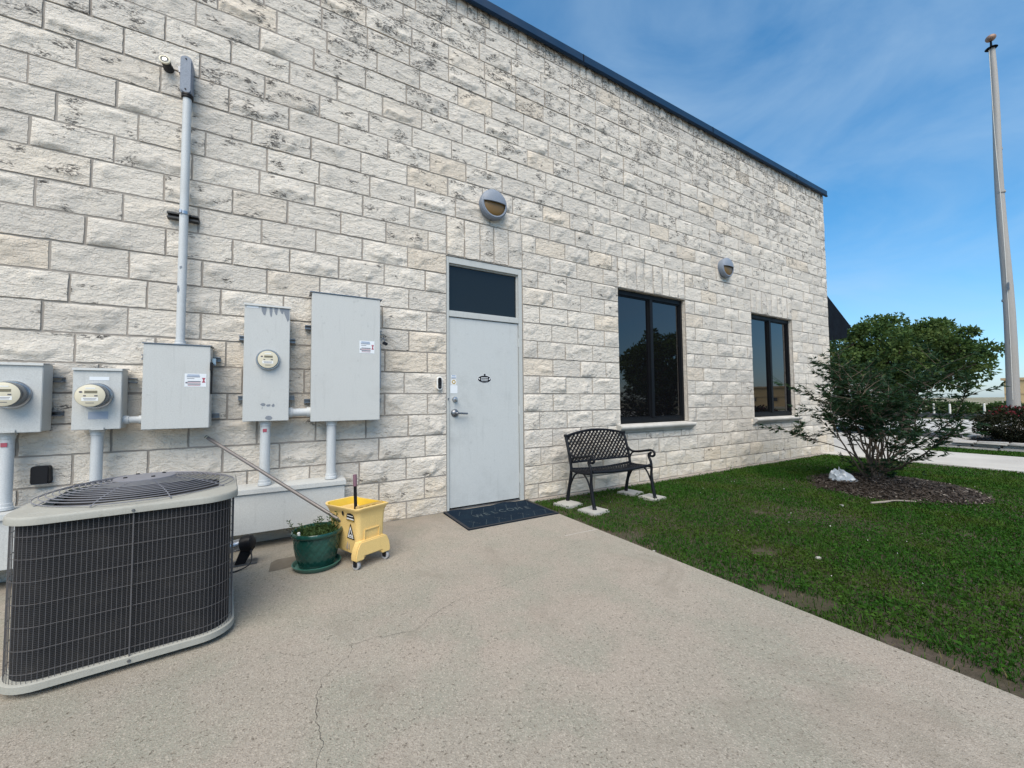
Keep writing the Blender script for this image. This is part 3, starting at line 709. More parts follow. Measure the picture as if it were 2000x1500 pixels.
def hub(t, x, y, z, r, up=True):
    b = MB(); b.lathe([(r*.9, 0), (r*1.28, 0), (r*1.28, .02), (r*1.15, .024), (r*1.15, .045), (r, .047)] if up else [(r, -.047), (r*1.15, -.045), (r*1.15, -.024), (r*1.28, -.02), (r*1.28, 0), (r*.9, 0)], (x, y, z), 20); return b
BY = -.045
# A, B: meter sockets; C: disconnect; D: metered panel; E: main cabinet
tA, cA = cabinet('meter_box', -1.86, -1.452, 1.100, 1.575, BY, -.195, 'grey electric meter box cut by the picture edge, beside the smaller meter box', 'meter box', True, (1.47, 1.22))
meter(tA, -1.590, 1.357, -.195, .085, .11)
tB, cB = cabinet('meter_box', -1.300, -1.046, 1.105, 1.550, BY, -.195, 'small grey electric meter box with blue-grey label under its meter', 'meter box', True, (1.47,))
meter(tB, -1.180, 1.348, -.195, .085, .11)
flat(rect(-1.165, 1.205, .105, .055), -.1962, 'label', M['sticker_grey'], cB); flat(rect(-1.165, 1.475, .105, .026), -.1962, 'label', M['sticker'], cB)
tC, cC = cabinet('disconnect_box', -.925, -.517, 1.092, 1.752, BY, -.200, 'square grey safety switch box under the tall white conduit', 'electrical box', False, (1.66, 1.18))
tD, cD = cabinet('metered_cabinet', -.287, .047, 1.132, 2.140, BY, -.200, 'tall narrow grey panel with round meter and peeling paint', 'meter box', True, (1.86, 1.33))
meter(tD, -.113, 1.660, -.200, .080, .045)
tE, cE = cabinet('main_cabinet', .226, .828, 1.114, 2.302, BY, -.200, 'large blank grey electrical cabinet between the narrow meter panel and the door', 'electrical box', False, (2.0, 1.3))
b = MB(); b.box((.206, -.02, 2.302), (.85, -.207, 2.309)); b.build('rain_hood', M['darksteel'], tE)
b = MB(); b.box((-.935, -.03, 1.752), (-.507, -.207, 1.759)); b.build('rain_hood', M['darksteel'], tC)
# printed notices on the two doors
def notice(t, cv, x, z, w, h, y):
    o = flat(rect(x, z, w, h), y-.0012, 'notice', M['sticker'], cv)
    yy = y-.0020
    for (dx, dz, ww, hh, mt) in ((-.10, .40, .55, .045, 'ink_blue'), (-.10, .31, .62, .04, 'ink_blue'), (-.10, .24, .60, .03, 'ink'), (-.22, .12, .34, .03, 'ink'), (-.06, -.10, .60, .06, 'ink'), (-.06, -.20, .60, .04, 'ink_red'), (-.06, -.30, .60, .06, 'ink'), (-.06, -.40, .58, .035, 'ink_red'), (-.41, -.20, .09, .10, 'ink')):
        flat(rect(x+dx*w, z+dz*h, ww*w, hh*h), yy, 'notice_print', M[mt], cv)
    xr = x+.38*w
    flat([(xr-.012*1, z+.030*h/.08*.5), (xr+.012, z+.030*h/.08*.5), (xr+.004, z), (xr+.012, z-.03*h/.08*.5), (xr-.012, z-.03*h/.08*.5), (xr-.004, z)], yy, 'notice_print', M['ink_red'], cv)
notice(tC, cC, -.607, 1.473, .138, .105, -.200)
notice(tE, cE, .707, 1.822, .140, .120, -.200)
# latch, lock and handle lever
b = MB(); b.box((-.513, -.17, 1.36), (-.50, -.195, 1.58)); b.box((-.513, -.19, 1.55), (-.495, -.23, 1.62)); b.build('switch_lever', M['black'], tC, bevel=.003)
b = MB(); b.box((-.513, -.12, 1.60), (-.485, -.14, 1.66)); b.build('latch', M['steel'], tC, bevel=.002)
b = MB(); b.box((.832, -.15, 1.42), (.842, -.19, 1.86)); b.build('hasp_rail', M['darksteel'], tE)
b = MB(); b.tube(spline([(.845, -.18, 1.895), (.862, -.18, 1.925), (.878, -.18, 1.905), (.872, -.18, 1.875)], 5), .005, 8); b.build('padlock_shackle', M['darksteel'], tE, smooth=40)
b = MB(); b.bar((.862, -.18, 1.880), (.905, -.18, 1.862), .026, .042, (0, 1, 0)); b.build('padlock', M['black'], tE, bevel=.004)
# peeled paint on the narrow panel
def blob(pts, y, nm, mt, par): flat(pts, y, nm, M[mt], par)
yp = -.2012
flat(rect(-.232, 2.118, .085, .030), yp, 'label', M['sticker'], cD)
for a, w_, hgt in ((-.150, .036, .085), (-.098, .022, .095), (-.060, .026, .075), (-.015, .030, .06)):
    flat([(a-w_/2, 2.132), (a+w_/2, 2.132), (a+w_*.55, 2.132-hgt*.45), (a+w_*.3, 2.132-hgt), (a-w_*.1, 2.132-hgt*.93), (a-w_*.45, 2.132-hgt*.55)], yp, 'peeled_paint', M['bare'], cD)
flat([(-.002, 2.132), (.040, 2.132), (.043, 2.03), (.030, 2.005), (.018, 2.04), (.004, 2.075)], yp-.0004, 'peeled_paint', M['bare'], cD)
for cx_, cz_, a, c_ in ((-.145, 1.272, .018, .015), (-.105, 1.265, .016, .010), (-.068, 1.263, .012, .013), (-.150, 1.243, .004, .004)):
    flat([(x+random.uniform(-.003, .003), z_+random.uniform(-.003, .003)) for x, z_ in ell(cx_, cz_, a, c_, 10)], yp, 'peeled_paint', M['bare'], cD)
flat([(x+random.uniform(-.004, .004), z_+random.uniform(-.003, .003)) for x, z_ in ell(-.100, 1.155, .026, .018, 12)], yp, 'peeled_paint', M['bare'], cD)
# seals under the sockets
for t_, x in ((tA, -1.60), (tB, -1.165)):
    b = MB(); b.box((x-.035, -.196, 1.097), (x+.035, -.204, 1.118)); b.build('seal_tab', M['box'], t_, bevel=.002)

# rectangular wireway along the foot of the wall
t = thing('wireway', (-.6, -.1, .195), 'long grey metal wireway trough at the foot of the wall', 'wireway')
b = MB(); b.box((-2.6, .006, .195), (.512, -.235, .556)); b.build('trough', M['box'], t, bevel=.003)
b = MB(); b.prism([(-2.6, .008, .5561), (-2.6, -.245, .5561), (-2.6, -.248, .525), (-2.6, -.252, .525), (-2.6, -.251, .562), (-2.6, .008, .570)], (3.122, 0, 0)); b.build('trough_lid', M['box'], t)
# pipes from the cabinets down to the wireway
def drop(x, z0, z1, y, r, label, red=True):
    t = thing('conduit', (x, y, z0), label, 'conduit', 'short conduits between boxes and wireway')
    b = MB(); b.tube([(x, y, z0), (x, y, z1)], r, 20); b.build('pipe', M['conduit'], t, smooth=40)
    hub(t, x, y, z0, r).build('lower_hub', M['conduit'], t, smooth=40); hub(t, x, y, z1, r, False).build('upper_hub', M['conduit'], t, smooth=40)
    if red:
        b = MB(); b.box((x-.018, y-r*.98-.003, z1-.10), (x+.012, y-r*.90, z1-.072)); b.build('red_tag', M['ink_red'], t)
    return t
drop(-1.630, .570, 1.100, -.12, .033, 'white conduit under the meter box cut by the picture edge')
drop(-1.187, .570, 1.104, -.12, .034, 'white conduit under the small meter box with the blue-grey label', False)
drop(-.126, .570, 1.132, -.12, .040, 'white conduit under the narrow panel with peeling paint')
drop(.404, .570, 1.114, -.12, .041, 'white conduit under the large blank cabinet', False)
def cross(x0, x1, z, y, r, label):
    t = thing('conduit', ((x0+x1)/2, y, z-r), label, 'conduit', 'short level conduits between boxes')
    b = MB(); b.tube([(x0, y, z), (x1, y, z)], r, 18); b.build('pipe', M['conduit'], t, smooth=40)
    b = MB(); b.tube([(x0, y, z), (x0+.032, y, z)], r*1.25, 18); b.build('coupling', M['conduit'], t, smooth=40)
    b = MB(); b.tube([(x1-.032, y, z), (x1, y, z)], r*1.25, 18); b.build('coupling', M['conduit'], t, smooth=40)
cross(-1.046, -.925, 1.165, -.12, .026, 'short level conduit from the small meter box to the safety switch')
cross(.047, .226, 1.197, -.12, .036, 'short level conduit from the narrow panel to the large cabinet')
# tall conduit to the roof
t = thing('tall_conduit', (-.735, -.12, 1.757), 'tall white conduit rising from the safety switch with elbow cap', 'conduit')
b = MB(); b.tube([(-.729, -.085, 1.758), (-.727, -.085, 3.86)], .030, 20); b.build('pipe', M['conduit'], t, smooth=40)
hub(t, -.729, -.085, 1.757, .031).build('lower_hub', M['conduit'], t, smooth=40)
b = MB(); b.lathe([(.036, 0), (.041, .004), (.041, .014), (.037, .018), (.041, .022), (.041, .034), (.036, .040)], (-.727, -.085, 3.845), 20, capb=True, capt=True); b.build('gland', M['black'], t, smooth=40)
b = MB(); b.prism([(-.735+x, -.012, 4.035+z) for x, z in rrect(0, 0, .078, .33, .036, 6)], (0, -.105, 0)); b.tube([(-.735, 0.01, 4.15), (-.735, -.06, 4.15)], .03, 14); b.build('elbow_body', M['lamp_metal'], t, bevel=.006)
b = MB(); b.prism([(-.735+x, -.1172, 4.035+z) for x, z in rrect(0, 0, .068, .315, .032, 6)], (0, -.006, 0)); b.build('elbow_cover', M['lamp_metal'], t, bevel=.002)
for z_ in (3.905, 4.165):
    b = MB(); b.lathe([(.001, .004), (.006, .004), (.006, 0)], (-.735, -.1234, z_), 10, '-y'); b.build('screw', M['black'], t)
b = MB(); b.box((-.845, .004, 2.825), (-.640, -.050, 2.838)); b.box((-.845, .004, 2.862), (-.640, -.050, 2.875)); b.box((-.845, .004, 2.8381), (-.640, -.012, 2.8619)); b.build('strut_rail', M['rail'], t)
b = MB(); b.lathe([(.031, -.013), (.036, -.013), (.036, .013), (.031, .013)], (-.728, -.085, 2.865), 20); b.box((-.752, -.106, 2.853), (-.738, -.128, 2.879)); b.build('strap', M['steel'], t, smooth=40)
for (x_, z_, a_, b_) in ((-.733, 2.40, .010, .014), (-.748, 2.22, .007, .030)):
    flat([(x+random.uniform(-.002, .002), z2+random.uniform(-.004, .004)) for x, z2 in ell(x_, z_, a_, b_, 10)], -.1152, 'chipped_paint', M['bare'], t)
# small security camera
t = thing('security_camera', (-.875, -.1, 4.08), 'small round security camera beside the conduit elbow high on the wall', 'security camera')
b = MB(); a_ = Vector((-.868, .0, 4.110)); d_ = Vector((-.10, -.92, .12)).normalized(); Mx = d_.to_track_quat('Z', 'Y').to_matrix().to_4x4(); Mx.translation = a_
b = MB(Mx); b.lathe([(.036, 0), (.036, .02), (.030, .03), (.033, .05), (.033, .085)], (0, 0, 0), 24, capb=True); b.build('camera_body', M['rubber'], t, smooth=40)
b = MB(Mx); b.lathe([(.033, .080), (.038, .084), (.038, .096), (.028, .099), (.026, .090)], (0, 0, 0), 24); b.build('camera_ring', M['cream'], t, smooth=40)
b = MB(Mx); b.lathe([(.026, .090), (.018, .093), (.016, .099), (.001, .102)], (0, 0, 0), 20); b.build('lens', M['steel'], t, smooth=60)
b = MB(); b.bar((-.80, -.02, 4.115), (-.775, -.02, 4.118), .04, .05); b.build('bracket', M['darksteel'], t)
# black vent cover
t = thing('vent_cover', (-1.494, -.03, .715), 'small black square vent cover low on the wall behind the condenser', 'vent')
b = MB(); b.prism([(-1.494+x, .01, .782+z) for x, z in rrect(0, 0, .092, .128, .016, 5)], (0, -.075, 0)); b.build('hood', M['black'], t, bevel=.005)
b = MB(); b.box((-1.543, .01, .716), (-1.445, -.068, .7195)); b.build('lip', M['darksteel'], t)

# ================================================================ AIR CONDITIONER
AX, AY, AW, AD, AR = -.652, -1.285, .826, .83, .15
ACM = Matrix.Translation((AX, AY, 0)) @ Matrix.Rotation(R(5.7), 4, 'Z') @ Matrix.Translation((-AX, -AY, 0))
t = thing('air_conditioner', (AX, AY, G), 'cream and dark outdoor air conditioner condenser with wire guard and round fan grille', 'air conditioner')
def loft(rings, name, mat, par, smooth=50, close=True):
    b = MB(ACM); n = len(rings[0]); vs = [p for r_ in rings for p in r_]
    fs = [(i*n+j, i*n+(j+1) % n, (i+1)*n+(j+1) % n, (i+1)*n+j) for i in range(len(rings)-1) for j in range(n)]
    if close: fs += [tuple(range(n-1, -1, -1)), tuple((len(rings)-1)*n+j for j in range(n))]
    b.add(vs, fs); return b.build(name, mat, par, smooth=smooth)
def ring(z, inset): return [(x, y, z) for x, y in rrect(AX, AY, AW-2*inset, AD-2*inset, AR-inset*.6, 10)]
for sx in (-1, 1):
    for sy in (-1, 1):
        b = MB(ACM); b.lathe([(.035, 0), (.03, .028)], (AX+sx*.28, AY+sy*.28, G), 12, capb=True, capt=True); b.build('foot', M['rubber'], t)
loft([ring(.075, .012), ring(.079, .0), ring(.108, .0), ring(.112, .006)], 'base_pan', M['ac'], t, 35)
loft([ring(.1125, .026), ring(.776, .026)], 'coil', M['coil'], t, 50)
b = MB(ACM); P = rrect(AX, AY, AW-.022, AD-.022, AR-.008, 12); P = P+[P[0]]; seglen = [math.dist(P[i], P[i+1]) for i in range(len(P)-1)]; tot = sum(seglen)
def along(s_):
    s_ %= tot
    for i, l_ in enumerate(seglen):
        if s_ <= l_: u = s_/l_; return (P[i][0]+(P[i+1][0]-P[i][0])*u, P[i][1]+(P[i+1][1]-P[i][1])*u)
        s_ -= l_
    return P[-1]
nw = int(tot/.0168)
for i in range(nw):
    x, y = along(i*tot/nw); b.tube([(x, y, .109), (x, y, .776)], .0012, 4, cap=False)
for z_ in (.150, .245, .340, .435, .530, .625, .720):
    b.tube([(x*1.0, y, z_) for x, y in [along(i*tot/90) for i in range(91)]], .0015, 4, cap=False)
tag(b.build('wire_guard', M['wire'], t, recalc=False), kind='stuff')
b = MB(ACM); x, y = -.640, AY-AD/2+.006; b.box((x-.0025, y-.002, .10), (x+.0025, y+.002, .775)); b.build('guard_strap', M['wire'], t)
# lid with its turned-down lip and round opening
zt = .806
def lid_loft():
    outer = rrect(AX, AY, AW+.012, AD+.012, AR+.006, 12); n = len(outer); FR = .392
    ang = [math.atan2(y-AY, x-AX) for x, y in outer]
    circ = [(AX+FR*math.cos(a), AY+FR*math.sin(a)) for a in ang]
    def sc(k_, z_): return [(AX+(x-AX)*k_, AY+(y-AY)*k_, z_) for x, y in outer]
    rings = [sc(.985, .774), sc(1.0, .772), sc(1.0, .795), sc(.995, .802), sc(.987, zt)]
    mid = [((outer[i][0]*.45+circ[i][0]*.55), (outer[i][1]*.45+circ[i][1]*.55), zt+.006) for i in range(n)]
    rings += [mid, [(x, y, zt+.012) for x, y in circ], [(x, y, zt-.02) for x, y in circ]]
    b = MB(ACM); vs = [p for r_ in rings for p in r_]; b.add(vs, [(i*n+j, i*n+(j+1) % n, (i+1)*n+(j+1) % n, (i+1)*n+j) for i in range(len(rings)-1) for j in range(n)])
    return b.build('top_cover', M['ac'], t, smooth=35)
lid = lid_loft()
for x, y in ((AX-.30, AY-AD/2+.010), (-.640, AY-AD/2-.0062), (AX+.31, AY-AD/2+.012)):
    b = MB(ACM); b.lathe([(.001, .005), (.005, .005), (.007, 0)], (x, y, .784), 10, '-y'); b.build('screw', M['darksteel'], lid)
b = MB(ACM); b.lathe([(.001, .005), (.005, .005), (.007, 0)], (-.640, AY-AD/2-.001, .094), 10, '-y'); b.build('screw', M['darksteel'], t)
b = MB(ACM); b.lathe([(.391, .70), (.391, .79)], (AX, AY, 0), 40); b.lathe([(.001, .70), (.391, .70)], (AX, AY, 0), 40); b.build('fan_shroud', M['dark'], t, recalc=False)
b = MB(ACM)
for q in range(4):
    a0 = q*math.pi/2+.3; vs = []
    for i in range(7):
        rr = .07+.29*i/6; wd = .42
        for s_ in (-1, 1): vs.append((AX+rr*math.cos(a0+s_*wd), AY+rr*math.sin(a0+s_*wd), .745+s_*.022))
    b.add(vs, [(2*i, 2*i+1, 2*i+3, 2*i+2) for i in range(6)])
b.lathe([(.001, .775), (.07, .775), (.075, .735), (.001, .735)], (AX, AY, 0), 24); b.build('fan', M['fanblade'], t, recalc=False)
b = MB(ACM)
def dome(r_): return zt+.016+.062*(1-(r_/.404)**2)**.8 if r_ < .404 else zt+.014
for i in range(14):
    rr = .115+.288*i/13; b.tube([(AX+rr*math.cos(2*math.pi*j/48), AY+rr*math.sin(2*math.pi*j/48), dome(rr)) for j in range(49)], .0024, 5, cap=False)
for q in range(9):
    a = q*2*math.pi/9+.18; b.tube([(AX+rr*math.cos(a), AY+rr*math.sin(a), dome(rr)-.004) for rr in [.10+.31*i/8 for i in range(9)]], .0028, 5)
tag(b.build('fan_grille', M['guard'], t, recalc=False, smooth=60), kind='stuff')
b = MB(ACM); b.lathe([(.13, .070), (.128, .076), (.09, .081), (.001, .082)], (AX, AY, zt), 32); mp_ = b.build('motor_plate', M['guard'], t, smooth=40)
for q in range(4):
    a = q*math.pi/2+.5; b = MB(ACM); b.lathe([(.001, .006), (.008, .006), (.009, 0)], (AX+.085*math.cos(a), AY+.085*math.sin(a), zt+.080), 10); b.build('bolt', M['black'], mp_)
# raised ribs pressed in the lid corner
for q in range(2):
    b = MB(ACM); y_ = AY-AD/2+.065+q*.035; b.tube([(AX-.33, y_, zt+.003), (AX-.14+.02*q, y_-.0, zt+.004)], .004, 8); b.build('pressed_rib', M['ac'], lid, smooth=60)

# small motor with a cord behind it
t = thing('small_pump', (-.27, -.55, G), 'small black and silver motor on a bracket behind the condenser', 'motor')
b = MB(); Mx = Matrix.Translation((-.235, -.52, .205)) @ Matrix.Rotation(R(78), 4, 'Y') @ Matrix.Rotation(R(20), 4, 'X')
b = MB(Mx); b.lathe([(.001, -.13), (.042, -.13), (.045, -.12), (.045, -.02)], (0, 0, 0), 24); b.build('silver_barrel', M['steel'], t, smooth=40)
b = MB(Mx); b.lathe([(.050, -.02), (.060, -.012), (.062, .03), (.052, .055), (.03, .066), (.001, .068)], (0, 0, 0), 24); b.build('black_cap', M['black'], t, smooth=40)
b = MB(); b.prism([(-.30, -.50, G+.004), (-.235, -.50, G+.004), (-.165, -.50, .18), (-.20, -.50, .235), (-.25, -.50, .19)], (0, -.05, 0)); b.build('bracket', M['black'], t, bevel=.005)
b = MB(); b.box((-.36, -.46, G+.0015), (-.15, -.56, G+.012)); b.build('foot_plate', M['darksteel'], t, bevel=.003)
b = MB(); b.tube(spline([(-.20, -.54, .19), (-.185, -.60, .12), (-.20, -.63, .075), (-.27, -.66, G+.007), (-.36, -.68, G+.007)], 7), .005, 8); b.build('cord', M['rubber'], t, smooth=60)

# ================================================================ PLANT POT
PX, PY = .243, -.845
t = thing('plant_pot', (PX, PY, G), 'green glazed pot with lattice relief and saucer holding small weeds', 'plant pot')
b = MB(); b.lathe([(.001, .004), (.13, .0), (.150, .004), (.166, .030), (.170, .036), (.163, .038), (.148, .014), (.001, .010)], (PX, PY, G), 48); b.build('saucer', M['saucer'], t, smooth=50)
def groove(r_, h_, w_):
    if not (.05 < h_ < .235): return r_
    def ln(u):
        f_ = u-math.floor(u); return max(0, 1-min(f_, 1-f_)/.09)
    k_ = max(ln(w_*9/math.pi+h_*16), ln(w_*9/math.pi-h_*16)); return r_-.0050*k_
prof = [(.115, .012), (.120, .016)]+[(.120+.043*math.sin(min(1, (i/30)*1.0)*math.pi*.55)-.004*(i/30)**3, .016+.225*i/30) for i in range(31)]
prof += [(.170, .243), (.176, .250), (.177, .268), (.172, .276), (.163, .274), (.158, .25), (.150, .225)]
b = MB(); b.lathe(prof, (PX, PY, G), 160, fn=groove, capb=True); b.build('pot', M['glaze'], t, smooth=60)
b = MB(); b.lathe([(.001, .243), (.10, .240), (.152, .232)], (PX, PY, G), 40, fn=None); b.build('potting_soil', M['soil'], t)
def leaf_cloud(name, spots, mat, parent, fold=.25):
    """spots: list of (point, direction, length, width); diamond leaves with a fold"""
    n = len(spots); P_ = np.array([s_[0] for s_ in spots]); D_ = np.array([s_[1] for s_ in spots], float); L_ = np.array([s_[2] for s_ in spots])[:, None]; W_ = np.array([s_[3] for s_ in spots])[:, None]
    D_ /= np.linalg.norm(D_, axis=1, keepdims=True)+1e-9
    rnd = np.random.normal(size=(n, 3)); S_ = np.cross(D_, rnd); S_ /= np.linalg.norm(S_, axis=1, keepdims=True)+1e-9; N_ = np.cross(S_, D_)
    V = np.stack([P_, P_+D_*L_*.45+S_*W_*.5+N_*W_*fold, P_+D_*L_-N_*W_*.3, P_+D_*L_*.45-S_*W_*.5+N_*W_*fold], 1).reshape(-1, 3)
    F_ = np.arange(n*4).reshape(-1, 4)
    return np_mesh(name, V, F_, mat, parent)
rl = random.Random(3)
sp = []
for i in range(700):
    a, rr = rl.uniform(0, 6.28), .145*math.sqrt(rl.random()); sp.append(((PX+rr*math.cos(a), PY+rr*math.sin(a), G+.238), (rl.uniform(-.8, .8), rl.uniform(-.8, .8), rl.uniform(.2, 1)), rl.uniform(.025, .060), rl.uniform(.008, .017)))
stem = MB()
for (dx, dy, hgt, lx) in ((.06, .03, .13, .03), (.075, -.02, .10, .04), (-.01, .05, .09, .0), (.10, .06, .11, .03), (-.14, .02, .12, -.05), (-.08, .04, .08, -.03), (.04, -.06, .07, .02), (.12, -.01, .09, .03), (.02, .02, .12, .01), (-.05, -.03, .08, -.01), (.09, .02, .14, .05), (-.10, -.02, .07, -.02), (.0, .09, .10, .02)):
    q0 = Vector((PX+dx, PY+dy, G+.235)); q1 = q0+Vector((lx, 0, hgt)); stem.tube([q0, (q0+q1)/2+Vector((.006, 0, 0)), q1], .0018, 5)
    for i in range(13):
        u = .2+.8*i/12; q = q0.lerp(q1, u); a = i*2.4; sp.append((tuple(q), (math.cos(a), math.sin(a), .5), rl.uniform(.022, .034), rl.uniform(.009, .014)))
stem.build('weed_stems', M['hedge'], t)
tag(leaf_cloud('weeds', sp, M['hedge'], t), kind='stuff')
b = MB(); b.tube([(PX-.118, PY-.06, G+.23), (PX-.128, PY-.065, G+.285)], .010, 10); b.build('white_marker', M['white'], t, smooth=40)

# ================================================================ MOP BUCKET
e1 = Vector((.237, .102, 0)).normalized(); e2 = Vector((-e1.y, e1.x, 0)); bo = Vector((.612, -1.045, G))
BM = Matrix(((e1.x, e2.x, 0, bo.x), (e1.y, e2.y, 0, bo.y), (0, 0, 1, bo.z), (0, 0, 0, 1)))   # local x across the end, y towards the wall
t = thing('mop_bucket', tuple(bo), 'yellow plastic mop bucket on grey casters with wet floor symbol', 'bucket')
def bring(z0, wx, y0, y1, r_, zf=None, n=8):
    pts = rrect(0, (y0+y1)/2, wx, y1-y0, r_, n); return [(x, y, z0 if zf is None else zf(x, y)) for x, y in pts]
def rimz(o):
    def f_(x, y):
        u = max(0, min(1, (y-.16)/.10)); u = u*u*(3-2*u); zz = .435-.045*u+.035*max(0, (y-.30)/.14)
        if y < .02: zz += .012*(1-(x/.15)**2)
        return zz+o
    return f_
rings = [bring(.095, .222, .030, .385, .03), bring(.105, .228, .022, .392, .035), bring(.25, .236, .018, .405, .035), bring(.36, .245, .014, .418, .035), bring(0, .252, .010, .430, .035, rimz(-.045)), bring(0, .268, -.004, .445, .04, rimz(-.022)), bring(0, .290, -.020, .462, .045, rimz(-.006)), bring(0, .290, -.020, .462, .045, rimz(.002)), bring(0, .268, -.004, .446, .04, rimz(.004))]
b = MB(BM); n = len(rings[0]); b.add([p for r_ in rings for p in r_], [(i*n+j, i*n+(j+1) % n, (i+1)*n+(j+1) % n, (i+1)*n+j) for i in range(len(rings)-1) for j in range(n)]+[tuple(range(n-1, -1, -1))]); body = b.build('bucket_body', M['yellow'], t, smooth=50, recalc=False)
ri = [bring(0, .268, -.004, .446, .04, rimz(.004)), bring(0, .246, .014, .428, .032, rimz(-.05)), bring(.12, .205, .03, .39, .03)]
b = MB(BM); b.add([p for r_ in ri for p in r_], [(i*n+(j+1) % n, i*n+j, (i+1)*n+j, (i+1)*n+(j+1) % n)[::-1] for i in range(2) for j in range(n)]+[tuple(2*n+j for j in range(n))]); b.build('bucket_inside', M['yellow_in'], t, smooth=50, recalc=False)
# skirts that carry the casters
for y0, y1 in ((-.012, .055), (.345, .412)):
    b = MB(BM); poly = [(-.150, .062), (-.150, .10), (-.140, .145), (-.122, .185), (-.106, .20), (.106, .20), (.122, .185), (.140, .145), (.150, .10), (.150, .062), (.075, .062), (.075, .088), (-.075, .088), (-.075, .062)]
    b.prism([(x, y0, z_) for x, z_ in poly], (0, y1-y0, 0)); b.build('caster_skirt', M['yellow'], t, bevel=.008)
for cx_, cy_ in ((-.125, .018), (.125, .018), (-.125, .378), (.125, .378)):
    b = MB(BM @ Matrix.Translation((cx_, cy_, .029)) @ Matrix.Rotation(R(25), 4, 'Z')); b.lathe([(.012, -.014), (.026, -.014), (.029, -.010), (.029, .010), (.026, .014), (.012, .014)], (0, 0, 0), 24, 'x'); wh = b.build('caster', M['greyrub'], t, smooth=40)
    b = MB(BM @ Matrix.Translation((cx_, cy_, .029)) @ Matrix.Rotation(R(25), 4, 'Z')); b.box((-.022, -.014, -.006), (-.017, .016, .034)); b.box((.017, -.014, -.006), (.022, .016, .034)); b.box((-.022, -.014, .0341), (.022, .016, .040)); b.tube([(-.025, 0, 0), (.025, 0, 0)], .006, 10); b.build('fork', M['black'], wh, bevel=.002)
# embossed panel on the end face
def endy(z_): return .022-.018*(z_-.10)/.3-.004
for (x0_, z0_, x1_, z1_) in ((-.062, .27, .062, .276), (-.066, .12, -.060, .276), (.060, .12, .066, .276)):
    b = MB(BM); b.add([(x0_, endy(z0_)-.001, z0_), (x1_, endy(z0_)-.001, z0_), (x1_, endy(z1_)-.001, z1_), (x0_, endy(z1_)-.001, z1_), (x0_, endy(z0_)+.014, z0_), (x1_, endy(z0_)+.014, z0_), (x1_, endy(z1_)+.014, z1_), (x0_, endy(z1_)+.014, z1_)], [(0,1,2,3),(7,6,5,4),(0,4,5,1),(1,5,6,2),(2,6,7,3),(3,7,4,0)]); b.build('embossed_edge', M['yellow'], t)
# marks on the long side that faces left: local x = -w/2
def sidex(z_): return -(.1125+.011*(z_-.095)/.27)-.0035
def side_flat(pts, lift, nm, mt): 
    b = MB(BM); b.add([(sidex(z_)-lift, y, z_) for y, z_ in pts], [tuple(range(len(pts)))]); b.build(nm, M[mt], body, recalc=False)
yc = .100
side_flat([(yc+.052, .338), (yc-.048, .338), (yc-.048, .375), (yc-.035, .392), (yc, .398), (yc+.040, .392), (yc+.052, .375)], .0015, 'maker_badge', 'black')
side_flat([(yc+.048, .350), (yc-.044, .350), (yc-.044, .360), (yc+.048, .360)], .0025, 'badge_stripe', 'white')
side_flat([(yc+.048, .340), (yc-.044, .340), (yc-.044, .346), (yc+.048, .346)], .0025, 'badge_stripe', 'gold')
side_flat([(yc+.040, .374), (yc-.036, .374), (yc-.036, .380), (yc+.040, .380)], .0025, 'badge_print', 'white')
side_flat([(yc+.052, .205), (yc-.048, .205), (yc+.002, .322)], .0015, 'warning_triangle', 'black'); side_flat([(yc+.040, .213), (yc-.036, .213), (yc+.002, .302)], .0025, 'warning_field', 'white')
side_flat([(yc+.010, .268), (yc+.0, .274), (yc-.004, .262), (yc-.012, .245), (yc-.020, .238), (yc-.014, .232), (yc+.004, .243), (yc+.014, .228), (yc+.020, .232), (yc+.012, .252)], .0032, 'slipping_figure', 'black'); side_flat([(yc+.022, .220), (yc-.024, .220), (yc-.024, .225), (yc+.022, .225)], .0032, 'warning_bar', 'black')
side_flat([(yc+.10+x, .385+z_) for x, z_ in ell(0, 0, .013, .020, 14)], .004, 'handle_socket', 'black')
# press wringer set in the tall end
b = MB(BM); b.box((-.118, .045, .33), (.118, .052, .452)); b.build('wringer_plate', M['yellow'], t, bevel=.006)
for sx in (-.075, -.02, .035):
    b = MB(BM); b.box((sx-.016, .0435, .425), (sx+.016, .0448, .440)); b.build('wringer_slot', M['gold'], t)
b = MB(BM); hx, hy = -.098, .075
b.tube([(hx, hy, .36), (hx-.006, hy+.004, .60)], .012, 10); hd = b.build('wringer_handle', M['black'], t, smooth=40)
b = MB(BM); b.tube([(hx-.006, hy+.004, .60), (hx-.008, hy+.005, .685)], .0145, 12); b.build('grip', M['mauve'], hd, smooth=40)
# the mop leaning against the wall
t = thing('mop', (.42, -.86, .2), 'long brown-grey mop handle standing in the bucket and leaning on the wall', 'mop')
p0, p1 = Vector((.50, -.93, .30)), Vector((-.552, -.045, 1.005))
b = MB(); b.tube([p0, p1], .0135, 14); b.build('handle', M['mop'], t, smooth=40)
b = MB(); dd = (p1-p0).normalized(); b.tube([p1-dd*.02, p1+dd*.004], [.0145, .012], 14); b.build('end_cap', M['cream'], t, smooth=40)
b = MB()
for i in range(16):
    a = i*.39; q = p0+Vector((.02*math.cos(a), .02*math.sin(a), .0)); b.tube(spline([p0+Vector((0, 0, .01)), q+Vector((.03*math.cos(a), .03*math.sin(a), -.06)), q+Vector((.04*math.cos(a), .04*math.sin(a), -.13))], 3), .006, 5)
b.build('mop_head', M['chip_pale'], t, smooth=60)

